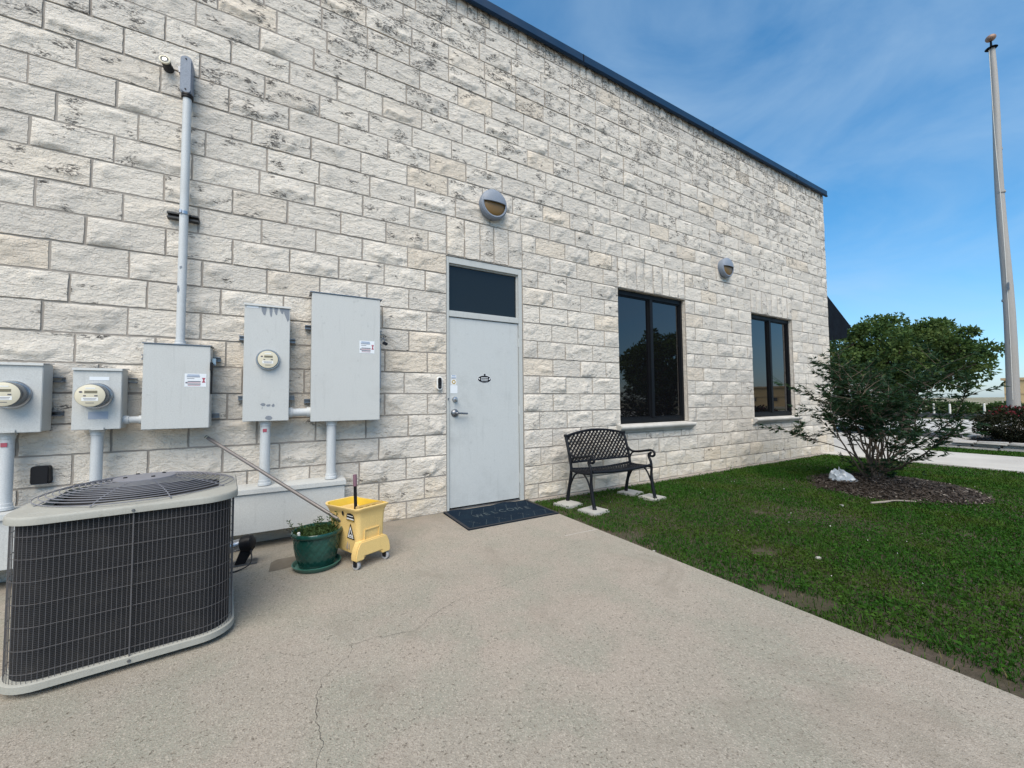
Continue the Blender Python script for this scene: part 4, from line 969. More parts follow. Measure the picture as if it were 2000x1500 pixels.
# ================================================================ DOOR MAT
t = thing('door_mat', (2.09, -.375, G), 'dark blue-black rubber doormat with WELCOME in front of the door', 'doormat')
b = MB(); MX0, MX1, MY0, MY1 = 1.550, 2.625, -.712, -.030; nx_, ny_ = 44, 22
def mz(u, v_):
    x = u*(MX1-MX0); w_ = .012*max(0, math.sin(x*9.5+.6))*max(0, v_-.55)*2.0*(1 if u < .75 else .5)
    return G+.009+w_+.004*mnoise.noise(Vector((u*6, v_*4, 2)))*v_
vs = [(MX0+(MX1-MX0)*i/nx_, MY0+(MY1-MY0)*j/ny_, mz(i/nx_, j/ny_)) for j in range(ny_+1) for i in range(nx_+1)]
fs = [(j*(nx_+1)+i, j*(nx_+1)+i+1, (j+1)*(nx_+1)+i+1, (j+1)*(nx_+1)+i) for j in range(ny_) for i in range(nx_)]
per = [i for i in range(nx_+1)]+[j*(nx_+1)+nx_ for j in range(1, ny_+1)]+[ny_*(nx_+1)+i for i in range(nx_-1, -1, -1)]+[j*(nx_+1) for j in range(ny_-1, 0, -1)]
bs = len(vs); vs += [(vs[q][0], vs[q][1], G+.0008) for q in per]; fs += [(per[i], bs+i, bs+(i+1) % len(per), per[(i+1) % len(per)]) for i in range(len(per))]
b.add(vs, fs); mat_o = b.build('mat_sheet', M['mat'], t, smooth=50, recalc=False)
def mz2(x, y): return mz((x-MX0)/(MX1-MX0), (y-MY0)/(MY1-MY0))
b = MB(); fr_ = .028
for (a0_, a1_, c0_, c1_) in ((MX0, MX1, MY0, MY0+fr_), (MX0, MX0+fr_, MY0+fr_, MY1), (MX1-fr_, MX1, MY0+fr_, MY1)):
    n_ = 24
    if a1_-a0_ > .5: vv = [(a0_+(a1_-a0_)*i/n_, c, mz2(a0_+(a1_-a0_)*i/n_, c)+.004) for i in range(n_+1) for c in (c0_, c1_)]
    else: vv = [(a, c0_+(c1_-c0_)*i/n_, mz2(a, c0_+(c1_-c0_)*i/n_)+.004) for i in range(n_+1) for a in (a0_, a1_)]
    b.add(vv, [(2*i, 2*i+1, 2*i+3, 2*i+2) for i in range(n_)])
b.build('mat_border', M['rubber'], t, recalc=False)
# lettering and dashed diamonds pressed in the rubber
def text_mesh(ch, size):
    cu = bpy.data.curves.new('t', 'FONT'); cu.body = ch; cu.size = size; cu.align_x = 'CENTER'; o = bpy.data.objects.new('t', cu); col.objects.link(o)
    bpy.context.view_layer.update(); me = bpy.data.meshes.new_from_object(o.evaluated_get(bpy.context.evaluated_depsgraph_get())); bpy.data.objects.remove(o); return me
word = 'WELCOME'
for i, ch in enumerate(word):
    u = (i-3)/3; x = 2.135+u*.30; y = -.395+.035*(1-u*u); me = text_mesh(ch, .135); a_ = -u*.12
    for v_ in me.vertices:
        px, py = v_.co.x*.82, v_.co.y; X_, Y_ = x+px*math.cos(a_)-py*math.sin(a_), y+px*math.sin(a_)+py*math.cos(a_); v_.co = (X_, Y_, mz2(X_, Y_)+.0025)
    me.materials.append(M['mat_print']); o = _plain('letter', me, mat_o)
b = MB()
def dash(xa, ya, xb, yb):
    L_ = math.hypot(xb-xa, yb-ya); n_ = max(1, int(L_/.03))
    for i in range(n_):
        u0, u1 = i/n_, (i+.6)/n_; xs, ys_, xe, ye = xa+(xb-xa)*u0, ya+(yb-ya)*u0, xa+(xb-xa)*u1, ya+(yb-ya)*u1
        nx2, ny2 = -(yb-ya)/L_*.0028, (xb-xa)/L_*.0028
        b.add([(xs+nx2, ys_+ny2, mz2(xs, ys_)+.0022), (xe+nx2, ye+ny2, mz2(xe, ye)+.0022), (xe-nx2, ye-ny2, mz2(xe, ye)+.0022), (xs-nx2, ys_-ny2, mz2(xs, ys_)+.0022)], [(3, 2, 1, 0)])
for i in range(7):
    xa = 1.62+i*.145; dash(xa, -.66, xa+.085, -.50); dash(xa+.02, -.26, xa+.10, -.10)
    if i % 2 == 0: dash(xa+.11, -.60, xa+.03, -.47)
tag(b.build('mat_dashes', M['mat_print'], mat_o, recalc=False), kind='stuff')

# ================================================================ BENCH AND PAVERS
pads = [((2.99, -.405), 12, 'flat concrete paver under the bench leg by the doormat'), ((3.05, -.785), 9, 'flat concrete paver under the front bench leg by the slab edge'), ((4.06, -.39), 10, 'flat concrete paver under the rear bench leg below the window'), ((4.09, -.72), 6, 'flat concrete paver under the front bench leg farther from the door')]
for (px, py), ang, lb in pads:
    b = MB(Matrix.Translation((px, py, 0)) @ Matrix.Rotation(R(ang), 4, 'Z')); b.box((-.127, -.127, .0), (.127, .127, .052)); tag(b.build('paver', M['pad'], None, bevel=.006), lb, 'paver', 'pavers under the bench legs')
t = thing('garden_bench', (3.56, -.55, .052), 'black cast metal garden bench with lattice back and curled arms', 'bench')
BX0, BX1 = 3.055, 4.055; gz = .054
for sx, X_ in ((-1, BX0), (1, BX1)):
    rear = spline([(X_, -.315, gz), (X_, -.335, .16), (X_, -.375, .32), (X_, -.395, .44), (X_, -.385, .52), (X_, -.35, .66), (X_-.0, -.295, .835)], 6)
    b = MB(); b.tube(rear, [.024-.006*min(1, i/14) for i in range(len(rear))], 10); b.lathe([(.001, .0), (.022, .004), (.025, .018), (.02, .032), (.001, .036)], (X_, -.293, .828), 14); b.build('rear_leg', M['iron'], t, smooth=50)
    fr_ = spline([(X_, -.800, gz), (X_, -.790, .09), (X_, -.765, .20), (X_, -.750, .33), (X_, -.755, .42), (X_, -.745, .50), (X_, -.715, .565), (X_, -.725, .60)], 6)
    b = MB(); b.tube(fr_, [.017+.005*math.sin(min(1, i/20)*math.pi) for i in range(len(fr_))], 10); b.lathe([(.026, 0), (.022, .012), (.015, .02)], (X_, -.800, gz), 12, capb=True); b.build('front_leg', M['iron'], t, smooth=50)
    arm = spline([(X_, -.352, .66), (X_, -.40, .618), (X_, -.47, .600), (X_, -.58, .612), (X_, -.68, .632), (X_, -.755, .642), (X_, -.80, .625), (X_, -.805, .590), (X_, -.775, .568), (X_, -.742, .575), (X_, -.735, .602), (X_, -.755, .612)], 6)
    b = MB(); b.tube(arm, .0145, 10); b.build('armrest', M['iron'], t, smooth=50)
    b = MB(); b.tube(spline([(X_, -.392, .46), (X_, -.405, .53), (X_, -.44, .58), (X_, -.50, .604)], 6), .011, 8); b.build('arm_scroll', M['iron'], t, smooth=50)
    b = MB(); b.tube(spline([(X_, -.352, .20), (X_, -.40, .30), (X_, -.46, .385), (X_, -.53, .425), (X_, -.57, .43)], 6), .011, 8); b.tube(spline([(X_, -.57, .43), (X_, -.62, .42), (X_, -.68, .37), (X_, -.72, .30), (X_, -.757, .22)], 6), .011, 8); b.build('leg_brace', M['iron'], t, smooth=50)
    b = MB(); b.tube(spline([(X_, -.39, .435), (X_, -.50, .427), (X_, -.62, .432), (X_, -.755, .440)], 5), .017, 8); b.build('seat_side', M['iron'], t, smooth=50)
bx0, bx1 = BX0+.015, BX1-.015; L_ = bx1-bx0
def backpt(u, v_):   # u along, v up the leaning back (0 at lower rail)
    z_ = .525+v_*.315*1.0; y_ = -.382+.088*v_; return Vector((bx0+u*L_, y_+.012*math.sin(math.pi*u)*1.0, z_))
def vtop(u): return .985+.20*math.sin(math.pi*u)**.8
b = MB(); b.tube([backpt(i/24, vtop(i/24)) for i in range(25)], .016, 8); b.build('back_top_rail', M['iron'], t, smooth=50)
b = MB(); b.tube([backpt(i/10, 0) for i in range(11)], .014, 8); b.build('back_lower_rail', M['iron'], t, smooth=50)
b = MB(); H_ = .315*1.22; step = .062
def lattice(sgn):
    c_ = -H_
    while c_ < L_+H_:
        pts = []
        for k_ in range(0, 41):
            yv = H_*k_/40; xv = c_+sgn*yv*1.0 if sgn > 0 else c_+H_-yv
            u = xv/L_; v_ = yv/.315
            if 0 <= u <= 1 and v_ <= vtop(u): pts.append(backpt(u, v_))
        if len(pts) > 2:
            b.tube([pts[0]]+pts[4:-2:6]+[pts[-1]], .0150, 6, squash=.4)
        c_ += step
lattice(1); lattice(-1)
tag(b.build('back_lattice', M['iron'], t, smooth=60), kind='stuff')
def seatpt(u, v_): return Vector((bx0+u*L_, -.385-v_*.375, .447-.030*math.sin(math.pi*v_)*.6-.022*math.sin(math.pi*u)+.012*v_))
b = MB(); b.tube([seatpt(i/16, 1) for i in range(17)], .017, 8); b.build('seat_front_rail', M['iron'], t, smooth=50)
b = MB(); b.tube([seatpt(i/16, 0) for i in range(17)], .014, 8); b.build('seat_rear_rail', M['iron'], t, smooth=50)
b = MB(); n_ = 22
for i in range(n_+1):
    u = i/n_; b.tube([seatpt(u, j/5) for j in range(6)], .0115, 6, squash=.45)
for j in range(1, 9): b.tube([seatpt(i/12, j/9) for i in range(13)], .0115, 6, squash=.45)
tag(b.build('seat_lattice', M['iron'], t, smooth=60), kind='stuff')

# ================================================================ LAWN
rg = np.random.RandomState(21)
SX, SY = 7.35, -2.05            # mulch bed centre
def in_mulch(x, y):
    dx, dy = (x-SX)*.92+(y-SY)*.39, -(x-SX)*.39+(y-SY)*.92
    n_ = .10*np.sin(x*7+1)+.08*np.sin(y*9+2)
    return (dx/.97)**2+(dy/.87)**2 < 1+n_*2
def vnoise(x, y, s_, seed):
    r_ = np.random.RandomState(seed); out = np.zeros_like(x)
    for k_ in range(7):
        a, ph, f_ = r_.uniform(0, 6.28), r_.uniform(0, 6.28), s_*r_.uniform(.5, 2.0); out += np.sin((x*np.cos(a)+y*np.sin(a))*f_+ph)
    return out/7**.5/1.2
def grass(name, n, x0, x1, y0, y1, hmin, hmax, wid, mat, keep, label):
    x = rg.uniform(x0, x1, n); y = rg.uniform(y0, y1, n); kp = keep(x, y); x, y = x[kp], y[kp]; n = len(x)
    d = np.hypot(x, y+CAM_D); wk = wid*np.clip(d/5, .8, 2.0)
    h = rg.uniform(hmin, hmax, n)*(1+.35*vnoise(x, y, 2.2, 3)); a = rg.uniform(0, 2*np.pi, n); lean = rg.uniform(.15, 1.0, n)*h; b_ = a+rg.normal(0, .4, n)
    bz = np.full(n, .021); sx, sy = np.cos(a+np.pi/2)*wk/2, np.sin(a+np.pi/2)*wk/2
    p0 = np.stack([x-sx, y-sy, bz], 1); p1 = np.stack([x+sx, y+sy, bz], 1)
    mx, my = x+np.cos(b_)*lean*.35, y+np.sin(b_)*lean*.35; p2 = np.stack([mx+sx*.9, my+sy*.9, bz+h*.6], 1); p3 = np.stack([mx-sx*.9, my-sy*.9, bz+h*.6], 1)
    p4 = np.stack([x+np.cos(b_)*lean+sx*.25, y+np.sin(b_)*lean+sy*.25, bz+h*.92], 1); p5 = np.stack([x+np.cos(b_)*lean-sx*.25, y+np.sin(b_)*lean-sy*.25, bz+h*.92], 1)
    V = np.stack([p0, p1, p2, p3, p4, p5], 1).reshape(-1, 3); i = np.arange(n)[:, None]*6
    Fq = np.concatenate([i+np.array([[0, 1, 2, 3]]), i+np.array([[3, 2, 4, 5]])]); o = np_mesh(name, V, Fq, mat)
    return tag(o, label, 'grass', None, 'stuff')
def bare(x, y):
    v_ = .75*vnoise(x, y, 3.4, 9)+.75*vnoise(x, y, 9.5, 10)-.40
    edge = np.exp(-np.clip(x-SLAB_X, 0, 9)/.16)*np.clip(.5+1.4*vnoise(x*0, y, 4.5, 5), 0, 1.6)*1.3*(y < -.9)
    for bx, by, ra, rb, amp in ((2.78, -2.84, .10, .16, 2.0), (2.84, -3.05, .13, .12, 2.0), (2.86, -3.28, .13, .14, 1.8), (2.72, -3.58, .11, .24, 2.2), (2.68, -2.3, .05, .3, 1.2), (2.67, -1.6, .04, .35, 1.0), (3.45, -2.4, .10, .07, 1.3), (3.72, -2.62, .14, .07, 1.1), (3.24, -2.88, .14, .06, .8), (3.93, -2.99, .2, .08, .7), (4.56, -1.77, .22, .10, .7), (5.25, -3.15, .3, .1, .8), (3.79, -3.54, .2, .1, .7), (2.70, -.98, .08, .12, 1.0)):
        v_ = v_+amp*np.exp(-((x-bx)/ra)**2-((y-by)/rb)**2)
    return v_+edge
def on_pad(x, y):
    r_ = np.zeros_like(x, bool)
    for (px, py), an, _ in pads: r_ |= (np.abs(x-px) < .118) & (np.abs(y-py) < .118)
    return r_
def keep_main(x, y):
    p_ = np.clip(1.25-np.clip(bare(x, y)-.62, 0, 3)*1.5, .13, 1)
    d = np.hypot(x, y+CAM_D); dens = np.clip(4.6/d, .33, 1)
    return (~in_mulch(x, y)) & (~on_pad(x, y)) & (y < -.09) & (x > SLAB_X+.004) & (rg.uniform(size=len(x)) < p_*dens)
grass('grass', 340000, SLAB_X, 10.5, -7.5, -.08, .012, .036, .0055, M['grass'], keep_main, 'short dark green grass of the lawn')
def keep_dry(x, y): return (~in_mulch(x, y)) & (~on_pad(x, y)) & (rg.uniform(size=len(x)) < np.clip((bare(x, y)-.15)*.8, .02, .7))
grass('dry_grass', 15000, SLAB_X+.01, 10.4, -7.5, -.15, .012, .035, .004, M['drygrass'], keep_dry, 'dry straw-coloured grass scattered through the lawn')
grass('grass', 26000, 13.02, 14.15, -7, -.95, .02, .06, .010, M['grass'], lambda x, y: x > 0, 'narrow strip of grass between footpath and stone planter')
grass('grass', 30000, SLAB_X, 10.5, -14, -7.5, .02, .06, .012, M['grass'], lambda x, y: x > 0, 'lawn grass farther along the slab edge')
# clover-like leaves
def scatter_leaves(n, x0, x1, y0, y1):
    x = rg.uniform(x0, x1, n); y = rg.uniform(y0, y1, n); d = np.hypot(x, y+CAM_D)
    kp = (~in_mulch(x, y)) & (~on_pad(x, y)) & (bare(x, y) < .95) & (rg.uniform(size=n) < np.clip(3.6/d, .2, 1)*np.clip(.6+.5*vnoise(x, y, 1.6, 40), .1, 1)); x, y = x[kp], y[kp]
    return [((a, b_, .025+rg.uniform(.008, .036)), (rg.normal(), rg.normal(), rg.uniform(-.1, .45)), rg.uniform(.014, .030), rg.uniform(.009, .017)) for a, b_ in zip(x, y)]
tag(leaf_cloud('clover', scatter_leaves(110000, SLAB_X+.02, 9.5, -6.5, -.12), M['grass'], None), 'small round clover leaves mixed in the lawn', 'clover', None, 'stuff')
def keep_tall(x, y): return (~in_mulch(x, y)) & (~on_pad(x, y)) & (vnoise(x, y, 5.5, 77) > .75)
grass('tall_grass', 16000, SLAB_X+.01, 10.4, -7.5, -.12, .04, .085, .005, M['grass'], keep_tall, 'longer grass tufts standing above the lawn')
fl_ = [((x, y, .05+.02*rl.random()), (rl.gauss(0, 1), rl.gauss(0, 1), .6), .010, .009) for x, y in ((rl.uniform(2.9, 8.5), rl.uniform(-5, -.3)) for _ in range(55)) if not in_mulch(np.array([x]), np.array([y]))[0]]
tag(leaf_cloud('white_petals', fl_, M['white'], None), 'tiny white petals and scraps scattered over the lawn', 'petals', None, 'stuff')
# litter: pale stones and scraps in the grass
for i, (x, y, s_) in enumerate(((2.66, -1.95, .016), (3.62, -2.72, .03), (5.6, -2.15, .03))):
    b = MB(Matrix.Translation((x, y, .034)) @ Matrix.Rotation(rl.uniform(0, 6), 4, 'Z')); b.prism([(s_*math.cos(q*1.05)*rl.uniform(.7, 1.2), s_*.7*math.sin(q*1.05)*rl.uniform(.7, 1.2), 0) for q in range(6)], (0, 0, s_*.45))
    tag(b.build('stone_chip', M['planter'], None, bevel=s_*.12), ('tiny pale scrap of stone at the slab edge', 'small pale stone lying in a bare patch of the lawn', 'flat pale stone in the grass before the mulch bed')[i], 'stone')

# ================================================================ MULCH BED
n_ = 60; V = [(SX, SY, .10)]; rad = [0, .35, .7, .9, 1.0]; Fm = []
vs = []; b = MB()
for ri_, q in enumerate(rad[1:]):
    for j in range(n_):
        a = 2*math.pi*j/n_; dx, dy = 1.0*q*math.cos(a), .90*q*math.sin(a); x = SX+dx*.92-dy*.39; y = SY+dx*.39+dy*.92
        k_ = 1+.07*math.sin(3*a+1)+.05*math.sin(7*a); x, y = SX+(x-SX)*k_, SY+(y-SY)*k_
        vs.append((x, y, .026+.10*(1-q*q)+.018*mnoise.noise(Vector((x*5, y*5, 0)))*(q < 1)-(.02 if q == 1 else 0)))
vs.append((SX, SY, .135)); nr = len(rad)-1
fs = [(i*n_+j, i*n_+(j+1) % n_, (i+1)*n_+(j+1) % n_, (i+1)*n_+j)[::-1] for i in range(nr-1) for j in range(n_)]+[(len(vs)-1, j, (j+1) % n_) for j in range(n_)]
b.add(vs, fs); mo = b.build('mulch_bed', M['mulch'], None, smooth=70, recalc=True); tag(mo, kind='structure')
def mulch_z(x, y):
    dx, dy = (x-SX)*.92+(y-SY)*.39, -(x-SX)*.39+(y-SY)*.92; q = np.sqrt((dx/1.0)**2+(dy/.90)**2); return .03+.10*np.clip(1-q*q, 0, 1)
def chips(n, mat, lb, name, smin, smax):
    a = rg.uniform(0, 6.28, n); q = np.sqrt(rg.uniform(0, 1.08, n)); dx, dy = 1.0*q*np.cos(a), .90*q*np.sin(a); x = SX+dx*.92-dy*.39; y = SY+dx*.39+dy*.92
    L_ = rg.uniform(smin, smax, n); W_ = L_*rg.uniform(.2, .45, n); th = rg.uniform(0, 6.28, n); tl = rg.normal(0, .35, n); z_ = mulch_z(x, y)+rg.uniform(.004, .02, n)
    ux, uy, uz = np.cos(th)*np.cos(tl), np.sin(th)*np.cos(tl), np.sin(tl); wx, wy = -np.sin(th), np.cos(th)
    c_ = np.stack([x, y, z_], 1); U = np.stack([ux, uy, uz], 1)*(L_/2)[:, None]; W2_ = np.stack([wx, wy, rg.normal(0, .3, n)], 1)*(W_/2)[:, None]
    V = np.stack([c_-U-W2_, c_+U*.8-W2_*1.1, c_+U+W2_, c_-U*.9+W2_*.8], 1).reshape(-1, 3)
    tag(np_mesh(name, V, np.arange(n*4).reshape(-1, 4), mat), lb, 'mulch', None, 'stuff')
chips(7000, M['chip'], 'dark brown wood chips of the mulch bed', 'mulch_chips', .012, .045)
chips(420, M['chip_pale'], 'pale weathered wood chips on the mulch bed', 'mulch_chips', .015, .05)
# fallen branch and plastic bag
b = MB(); b.tube(spline([(5.95, -2.30, .055), (6.10, -2.38, .065), (6.32, -2.42, .06), (6.46, -2.55, .055)], 6), [.012]*9+[.008]*10, 8); tag(b.build('fallen_branch', M['chip_pale'], None, smooth=50), 'pale fallen branch lying in front of the mulch bed', 'branch')
b = MB(); nb = 26; rb = []
gx_, gy_ = 7.02, -1.66
vs = []
for i in range(9):
    ph = (i/8)*math.pi/2
    for j in range(nb):
        a = 2*math.pi*j/nb; q = math.cos(ph)*(1+.28*mnoise.noise(Vector((math.cos(a)*2.2, math.sin(a)*2.2, i*.35)))+.16*mnoise.noise(Vector((math.cos(a)*6, math.sin(a)*6, i*.9))))
        vs.append((gx_+.08*q*math.cos(a)+.03*i/8, gy_+.17*q*math.sin(a)+.05*math.sin(ph), .085+.125*math.sin(ph)*(1+.8*mnoise.noise(Vector((math.cos(a)*3, math.sin(a)*3, 5+i*.4))))))
b.add(vs, [(i*nb+j, i*nb+(j+1) % nb, (i+1)*nb+(j+1) % nb, (i+1)*nb+j) for i in range(8) for j in range(nb)]+[tuple(range(nb-1, -1, -1))]); tag(b.build('plastic_bag', M['bag'], None, smooth=25), 'crumpled white plastic bag at the foot of the shrub', 'bag')

# ================================================================ SHRUB (many stems from one base)
def shrub():
    base = Vector((7.50, -1.86, .11)); t = thing('shrub', tuple(base), 'dark green multi-stemmed shrub with narrow leaves on the mulch bed', 'shrub')
    rs = random.Random(14); wood = []; spots = []; spikes = []
    def leafpair(p, d, k_=1.0):
        for s_ in range(2):
            fwd = (d+Vector((rs.gauss(0, .6), rs.gauss(0, .6), rs.gauss(-.1, .3)))).normalized(); up_ = Vector((0, 0, 1)); side = fwd.cross(up_)
            side = side.normalized() if side.length > .1 else Vector((1, 0, 0))
            pet = p+fwd*.02
            for q in (-1.0, -.5, 0, .5, 1.0):
                v_ = (fwd*math.cos(q)+side*math.sin(q)+Vector((0, 0, -.18+rs.gauss(0, .16)))).normalized()
                spots.append((tuple(pet), tuple(v_), rs.uniform(.065, .112)*k_*(1-.25*abs(q)), rs.uniform(.014, .021)*k_))
    def twig(p, d, L_, r_, lev):
        n_ = max(4, int(L_/.06)); pts = [p]; q = p.copy(); dd = d.copy()
        for i in range(n_):
            dd = (dd+Vector((rs.gauss(0, .10), rs.gauss(0, .10), rs.gauss(.01 if lev else .015, .07)))).normalized(); q = q+dd*(L_/n_); pts.append(q.copy())
        wood.append((pts, [r_*(1-.75*i/n_) for i in range(n_+1)]))
        return pts, dd
    def branch(p, d, L_, r_):
        pts, _ = twig(p, d, L_, r_, 0); n_ = len(pts)
        for i in range(int(n_*.42), n_):
            if rs.random() < .80:
                a = rs.uniform(0, 6.28); dn = (pts[i]-pts[i-1]).normalized(); lat = Vector((math.cos(a), math.sin(a), rs.uniform(-.05, .45))); dt = (dn*.45+lat*.9).normalized()
                sub, de = twig(pts[i], dt, rs.uniform(.22, .50), r_*.35, 1)
                for j in range(1, len(sub)): 
                    if rs.random() < .64: leafpair(sub[j], (sub[j]-sub[j-1]).normalized())
                if rs.random() < .35 and sub[-1].z > 1.35: spikes.append((sub[-1], de))
        for i in range(int(n_*.6), n_): leafpair(pts[i], (pts[i]-pts[i-1]).normalized())
        if pts[-1].z > 1.35: spikes.append((pts[-1], Vector((0, 0, 1))))
    # (azimuth, tilt from vertical, length)
    for i in range(26):
        a = 2*math.pi*i/26+rs.uniform(-.15, .15); tl = R(rs.choice((10, 18, 27, 38, 50))+rs.uniform(-5, 5)); L_ = rs.uniform(1.45, 1.95)*(1.0 if tl < R(40) else .93)
        branch(base+Vector((rs.uniform(-.09, .09), rs.uniform(-.09, .09), 0)), Vector((math.sin(tl)*math.cos(a), math.sin(tl)*math.sin(a), math.cos(tl))), L_, rs.uniform(.010, .018))
    for i in range(9):   # low sprigs
        a = rs.uniform(0, 6.28); d = Vector((math.cos(a), math.sin(a), rs.uniform(.25, .6))).normalized(); pts, _ = twig(base+Vector((0, 0, .03)), d, rs.uniform(.40, .70), .006, 1)
        for j in range(4, len(pts)): leafpair(pts[j], (pts[j]-pts[j-1]).normalized(), .85)
    for i in range(60):
        a = rs.uniform(0, 6.28); q = base+Vector((rs.gauss(0, .16), rs.gauss(0, .16), rs.uniform(.0, .22))); leafpair(q, Vector((math.cos(a), math.sin(a), .4)), .8)
    b = MB()
    for pts, rr in wood: b.tube(pts, rr, 5, cap=False)
    tag(b.build('stems', M['bark'], t, smooth=60, recalc=False), kind='stuff')
    tag(leaf_cloud('leaves', spots, M['shrub'], t, .15), kind='stuff')
    sp2 = []
    for p, d in spikes:
        for i in range(26):
            u = i/25; a = i*2.4; sp2.append((tuple(p+d*(.16*u)+Vector((0, 0, .06*u))), (math.cos(a)*.7, math.sin(a)*.7, 1.0), .018*(1-.5*u), .009))
    if sp2: tag(leaf_cloud('flower_spikes', sp2, M['shrub'], t), kind='stuff')
    print('shrub leaves', len(spots)); return len(spots)
n_sh = shrub()

# ================================================================ TREES AND BUSHES
def tree(name, base, crown_c, rad, leaves, size, mat, label, seed, trunk_r=.14, group=None, clumps=60, squash=1.0, low=.0):
    rs = random.Random(seed); base = Vector(base); cc = Vector(crown_c); t = thing(name, tuple(base), label, 'tree', group)
    b = MB(); top = Vector((cc.x, cc.y, cc.z-rad[2]*.25)); tp = spline([base, base.lerp(top, .35)+Vector((rs.uniform(-.1, .1), rs.uniform(-.1, .1), 0)), top], 6); b.tube(tp, [trunk_r*(1-.5*i/(len(tp)-1)) for i in range(len(tp))], 9)
    cl = []
    nf = clumps//2
    for i in range(nf):      # an even shell keeps the crown one dome
        zz = 1-1.45*(i+.5)/nf; a = i*2.39996; rr_ = math.sqrt(max(0, 1-zz*zz)); k_ = rs.uniform(.66, 1.06)
        cl.append((cc+Vector((rad[0]*rr_*math.cos(a)*k_, rad[1]*rr_*math.sin(a)*k_, rad[2]*zz*k_)), rs.uniform(.12, .25)*min(rad)))
    for i in range(clumps-nf):
        while True:
            d = Vector((rs.uniform(-1, 1), rs.uniform(-1, 1), rs.uniform(-1, 1)))
            if .25 < d.length < 1: break
        k_ = (.25+.72*rs.random()**.5)/d.length; d = d*k_
        if d.z < -.55+low: d.z = -.55+low+rs.uniform(0, .1)
        c_ = cc+Vector((d.x*rad[0], d.y*rad[1], d.z*rad[2])); cl.append((c_, rs.uniform(.14, .28)*min(rad)*1.05))
    for c_, r_ in cl[:: 2]:
        st = base.lerp(top, rs.uniform(.45, .95)); b.tube(spline([st, st.lerp(c_, .5)+Vector((0, 0, .08*rad[2])), c_], 4), [trunk_r*.38*(1-.8*i/8) for i in range(9)], 5)
    b.build('trunk', M['bark'], t, smooth=60, recalc=False)
    n = leaves; ci = np.array([rs.randrange(len(cl)) for _ in range(n)]); cp = np.array([tuple(c_) for c_, _ in cl]); cr = np.array([r_ for _, r_ in cl])
    r0 = np.random.RandomState(seed); d = r0.normal(size=(n, 3)); d /= np.linalg.norm(d, axis=1, keepdims=True); q = r0.uniform(.35, 1.05, n)**.6
    P_ = cp[ci]+d*(cr[ci]*q)[:, None]*np.array([1.15, 1.15, .85]); D_ = d*.7+r0.normal(size=(n, 3))*.6+np.array([0, 0, -.1])
    L_ = r0.uniform(.7, 1.25, n)*size
    sp = [(p, dd, l_, l_*.55) for p, dd, l_ in zip(P_, D_, L_)]
    tag(leaf_cloud('crown', sp, mat, t, .2), kind='stuff'); return t
tree('tree', (19.0, .82, 0), (19.0, 1.1, 2.60), (2.0, 2.25, 1.48), 27000, .125, M['oak'], 'broad round green tree standing behind the shrub beyond the building corner', 5, .16, clumps=150, low=.0)
tree('tree', (20, -11.5, 0), (20, -11.5, 3.2), (2.3, 2.3, 2.3), 9000, .24, M['oak'], 'green tree across the lawn, seen only mirrored in the windows', 8, .16, clumps=80)
tree('tree', (12.5, -12.5, 0), (12.5, -12.5, 2.2), (1.6, 1.6, 1.6), 6000, .20, M['oak'], 'small green tree across the lawn, seen only mirrored in the windows', 9, .12, clumps=60)

def bush(base, rad, leaves, size, label, seed, tips=True):
    base = Vector(base); t = thing('bush', tuple(base), label, 'bush'); r0 = np.random.RandomState(seed); rs = random.Random(seed)
    b = MB()
    for i in range(14):
        a = rs.uniform(0, 6.28); e_ = base+Vector((rad[0]*.7*math.cos(a), rad[1]*.7*math.sin(a), rad[2]*rs.uniform(.7, 1.5))); b.tube([base+Vector((0, 0, .0)), base.lerp(e_, .5)+Vector((0, 0, .1)), e_], [.02, .014, .006], 5)
    b.build('stems', M['bark'], t, recalc=False)
    d = r0.normal(size=(leaves, 3)); d /= np.linalg.norm(d, axis=1, keepdims=True); q = r0.uniform(.3, 1, leaves)**.4; lump = 1+.14*np.sin(d[:, 0]*6+1)*np.sin(d[:, 1]*7)+.10*np.sin(d[:, 2]*9+d[:, 0]*5)
    c_ = np.array([base.x, base.y, base.z+rad[2]]); P_ = c_+d*np.array(rad)*(q*lump)[:, None]; P_[:, 2] = np.maximum(P_[:, 2], base.z+.03)
    L_ = r0.uniform(.7, 1.3, leaves)*size; D_ = d+r0.normal(size=(leaves, 3))*.6
    tip = (d[:, 2] > .55) & (q > .9) & (r0.uniform(size=leaves) < .45) if tips else np.zeros(leaves, bool)
    tag(leaf_cloud('crown', [(p, dd, l_, l_*.5) for p, dd, l_ in zip(P_[~tip], D_[~tip], L_[~tip])], M['red'] if tips else M['hedge'], t), kind='stuff')
    if tip.any(): tag(leaf_cloud('red_tips', [(p, dd, l_, l_*.5) for p, dd, l_ in zip(P_[tip], D_[tip], L_[tip])], M['redtip'], t), kind='stuff')
bush((15.9, -2.05, .15), (.75, .72, .42), 6500, .07, 'dark rounded bush with red leaf tips in the stone planter', 2)
bush((15.8, -4.0, .15), (.7, .8, .40), 4500, .08, 'dark rounded bush farther along the stone planter', 4)

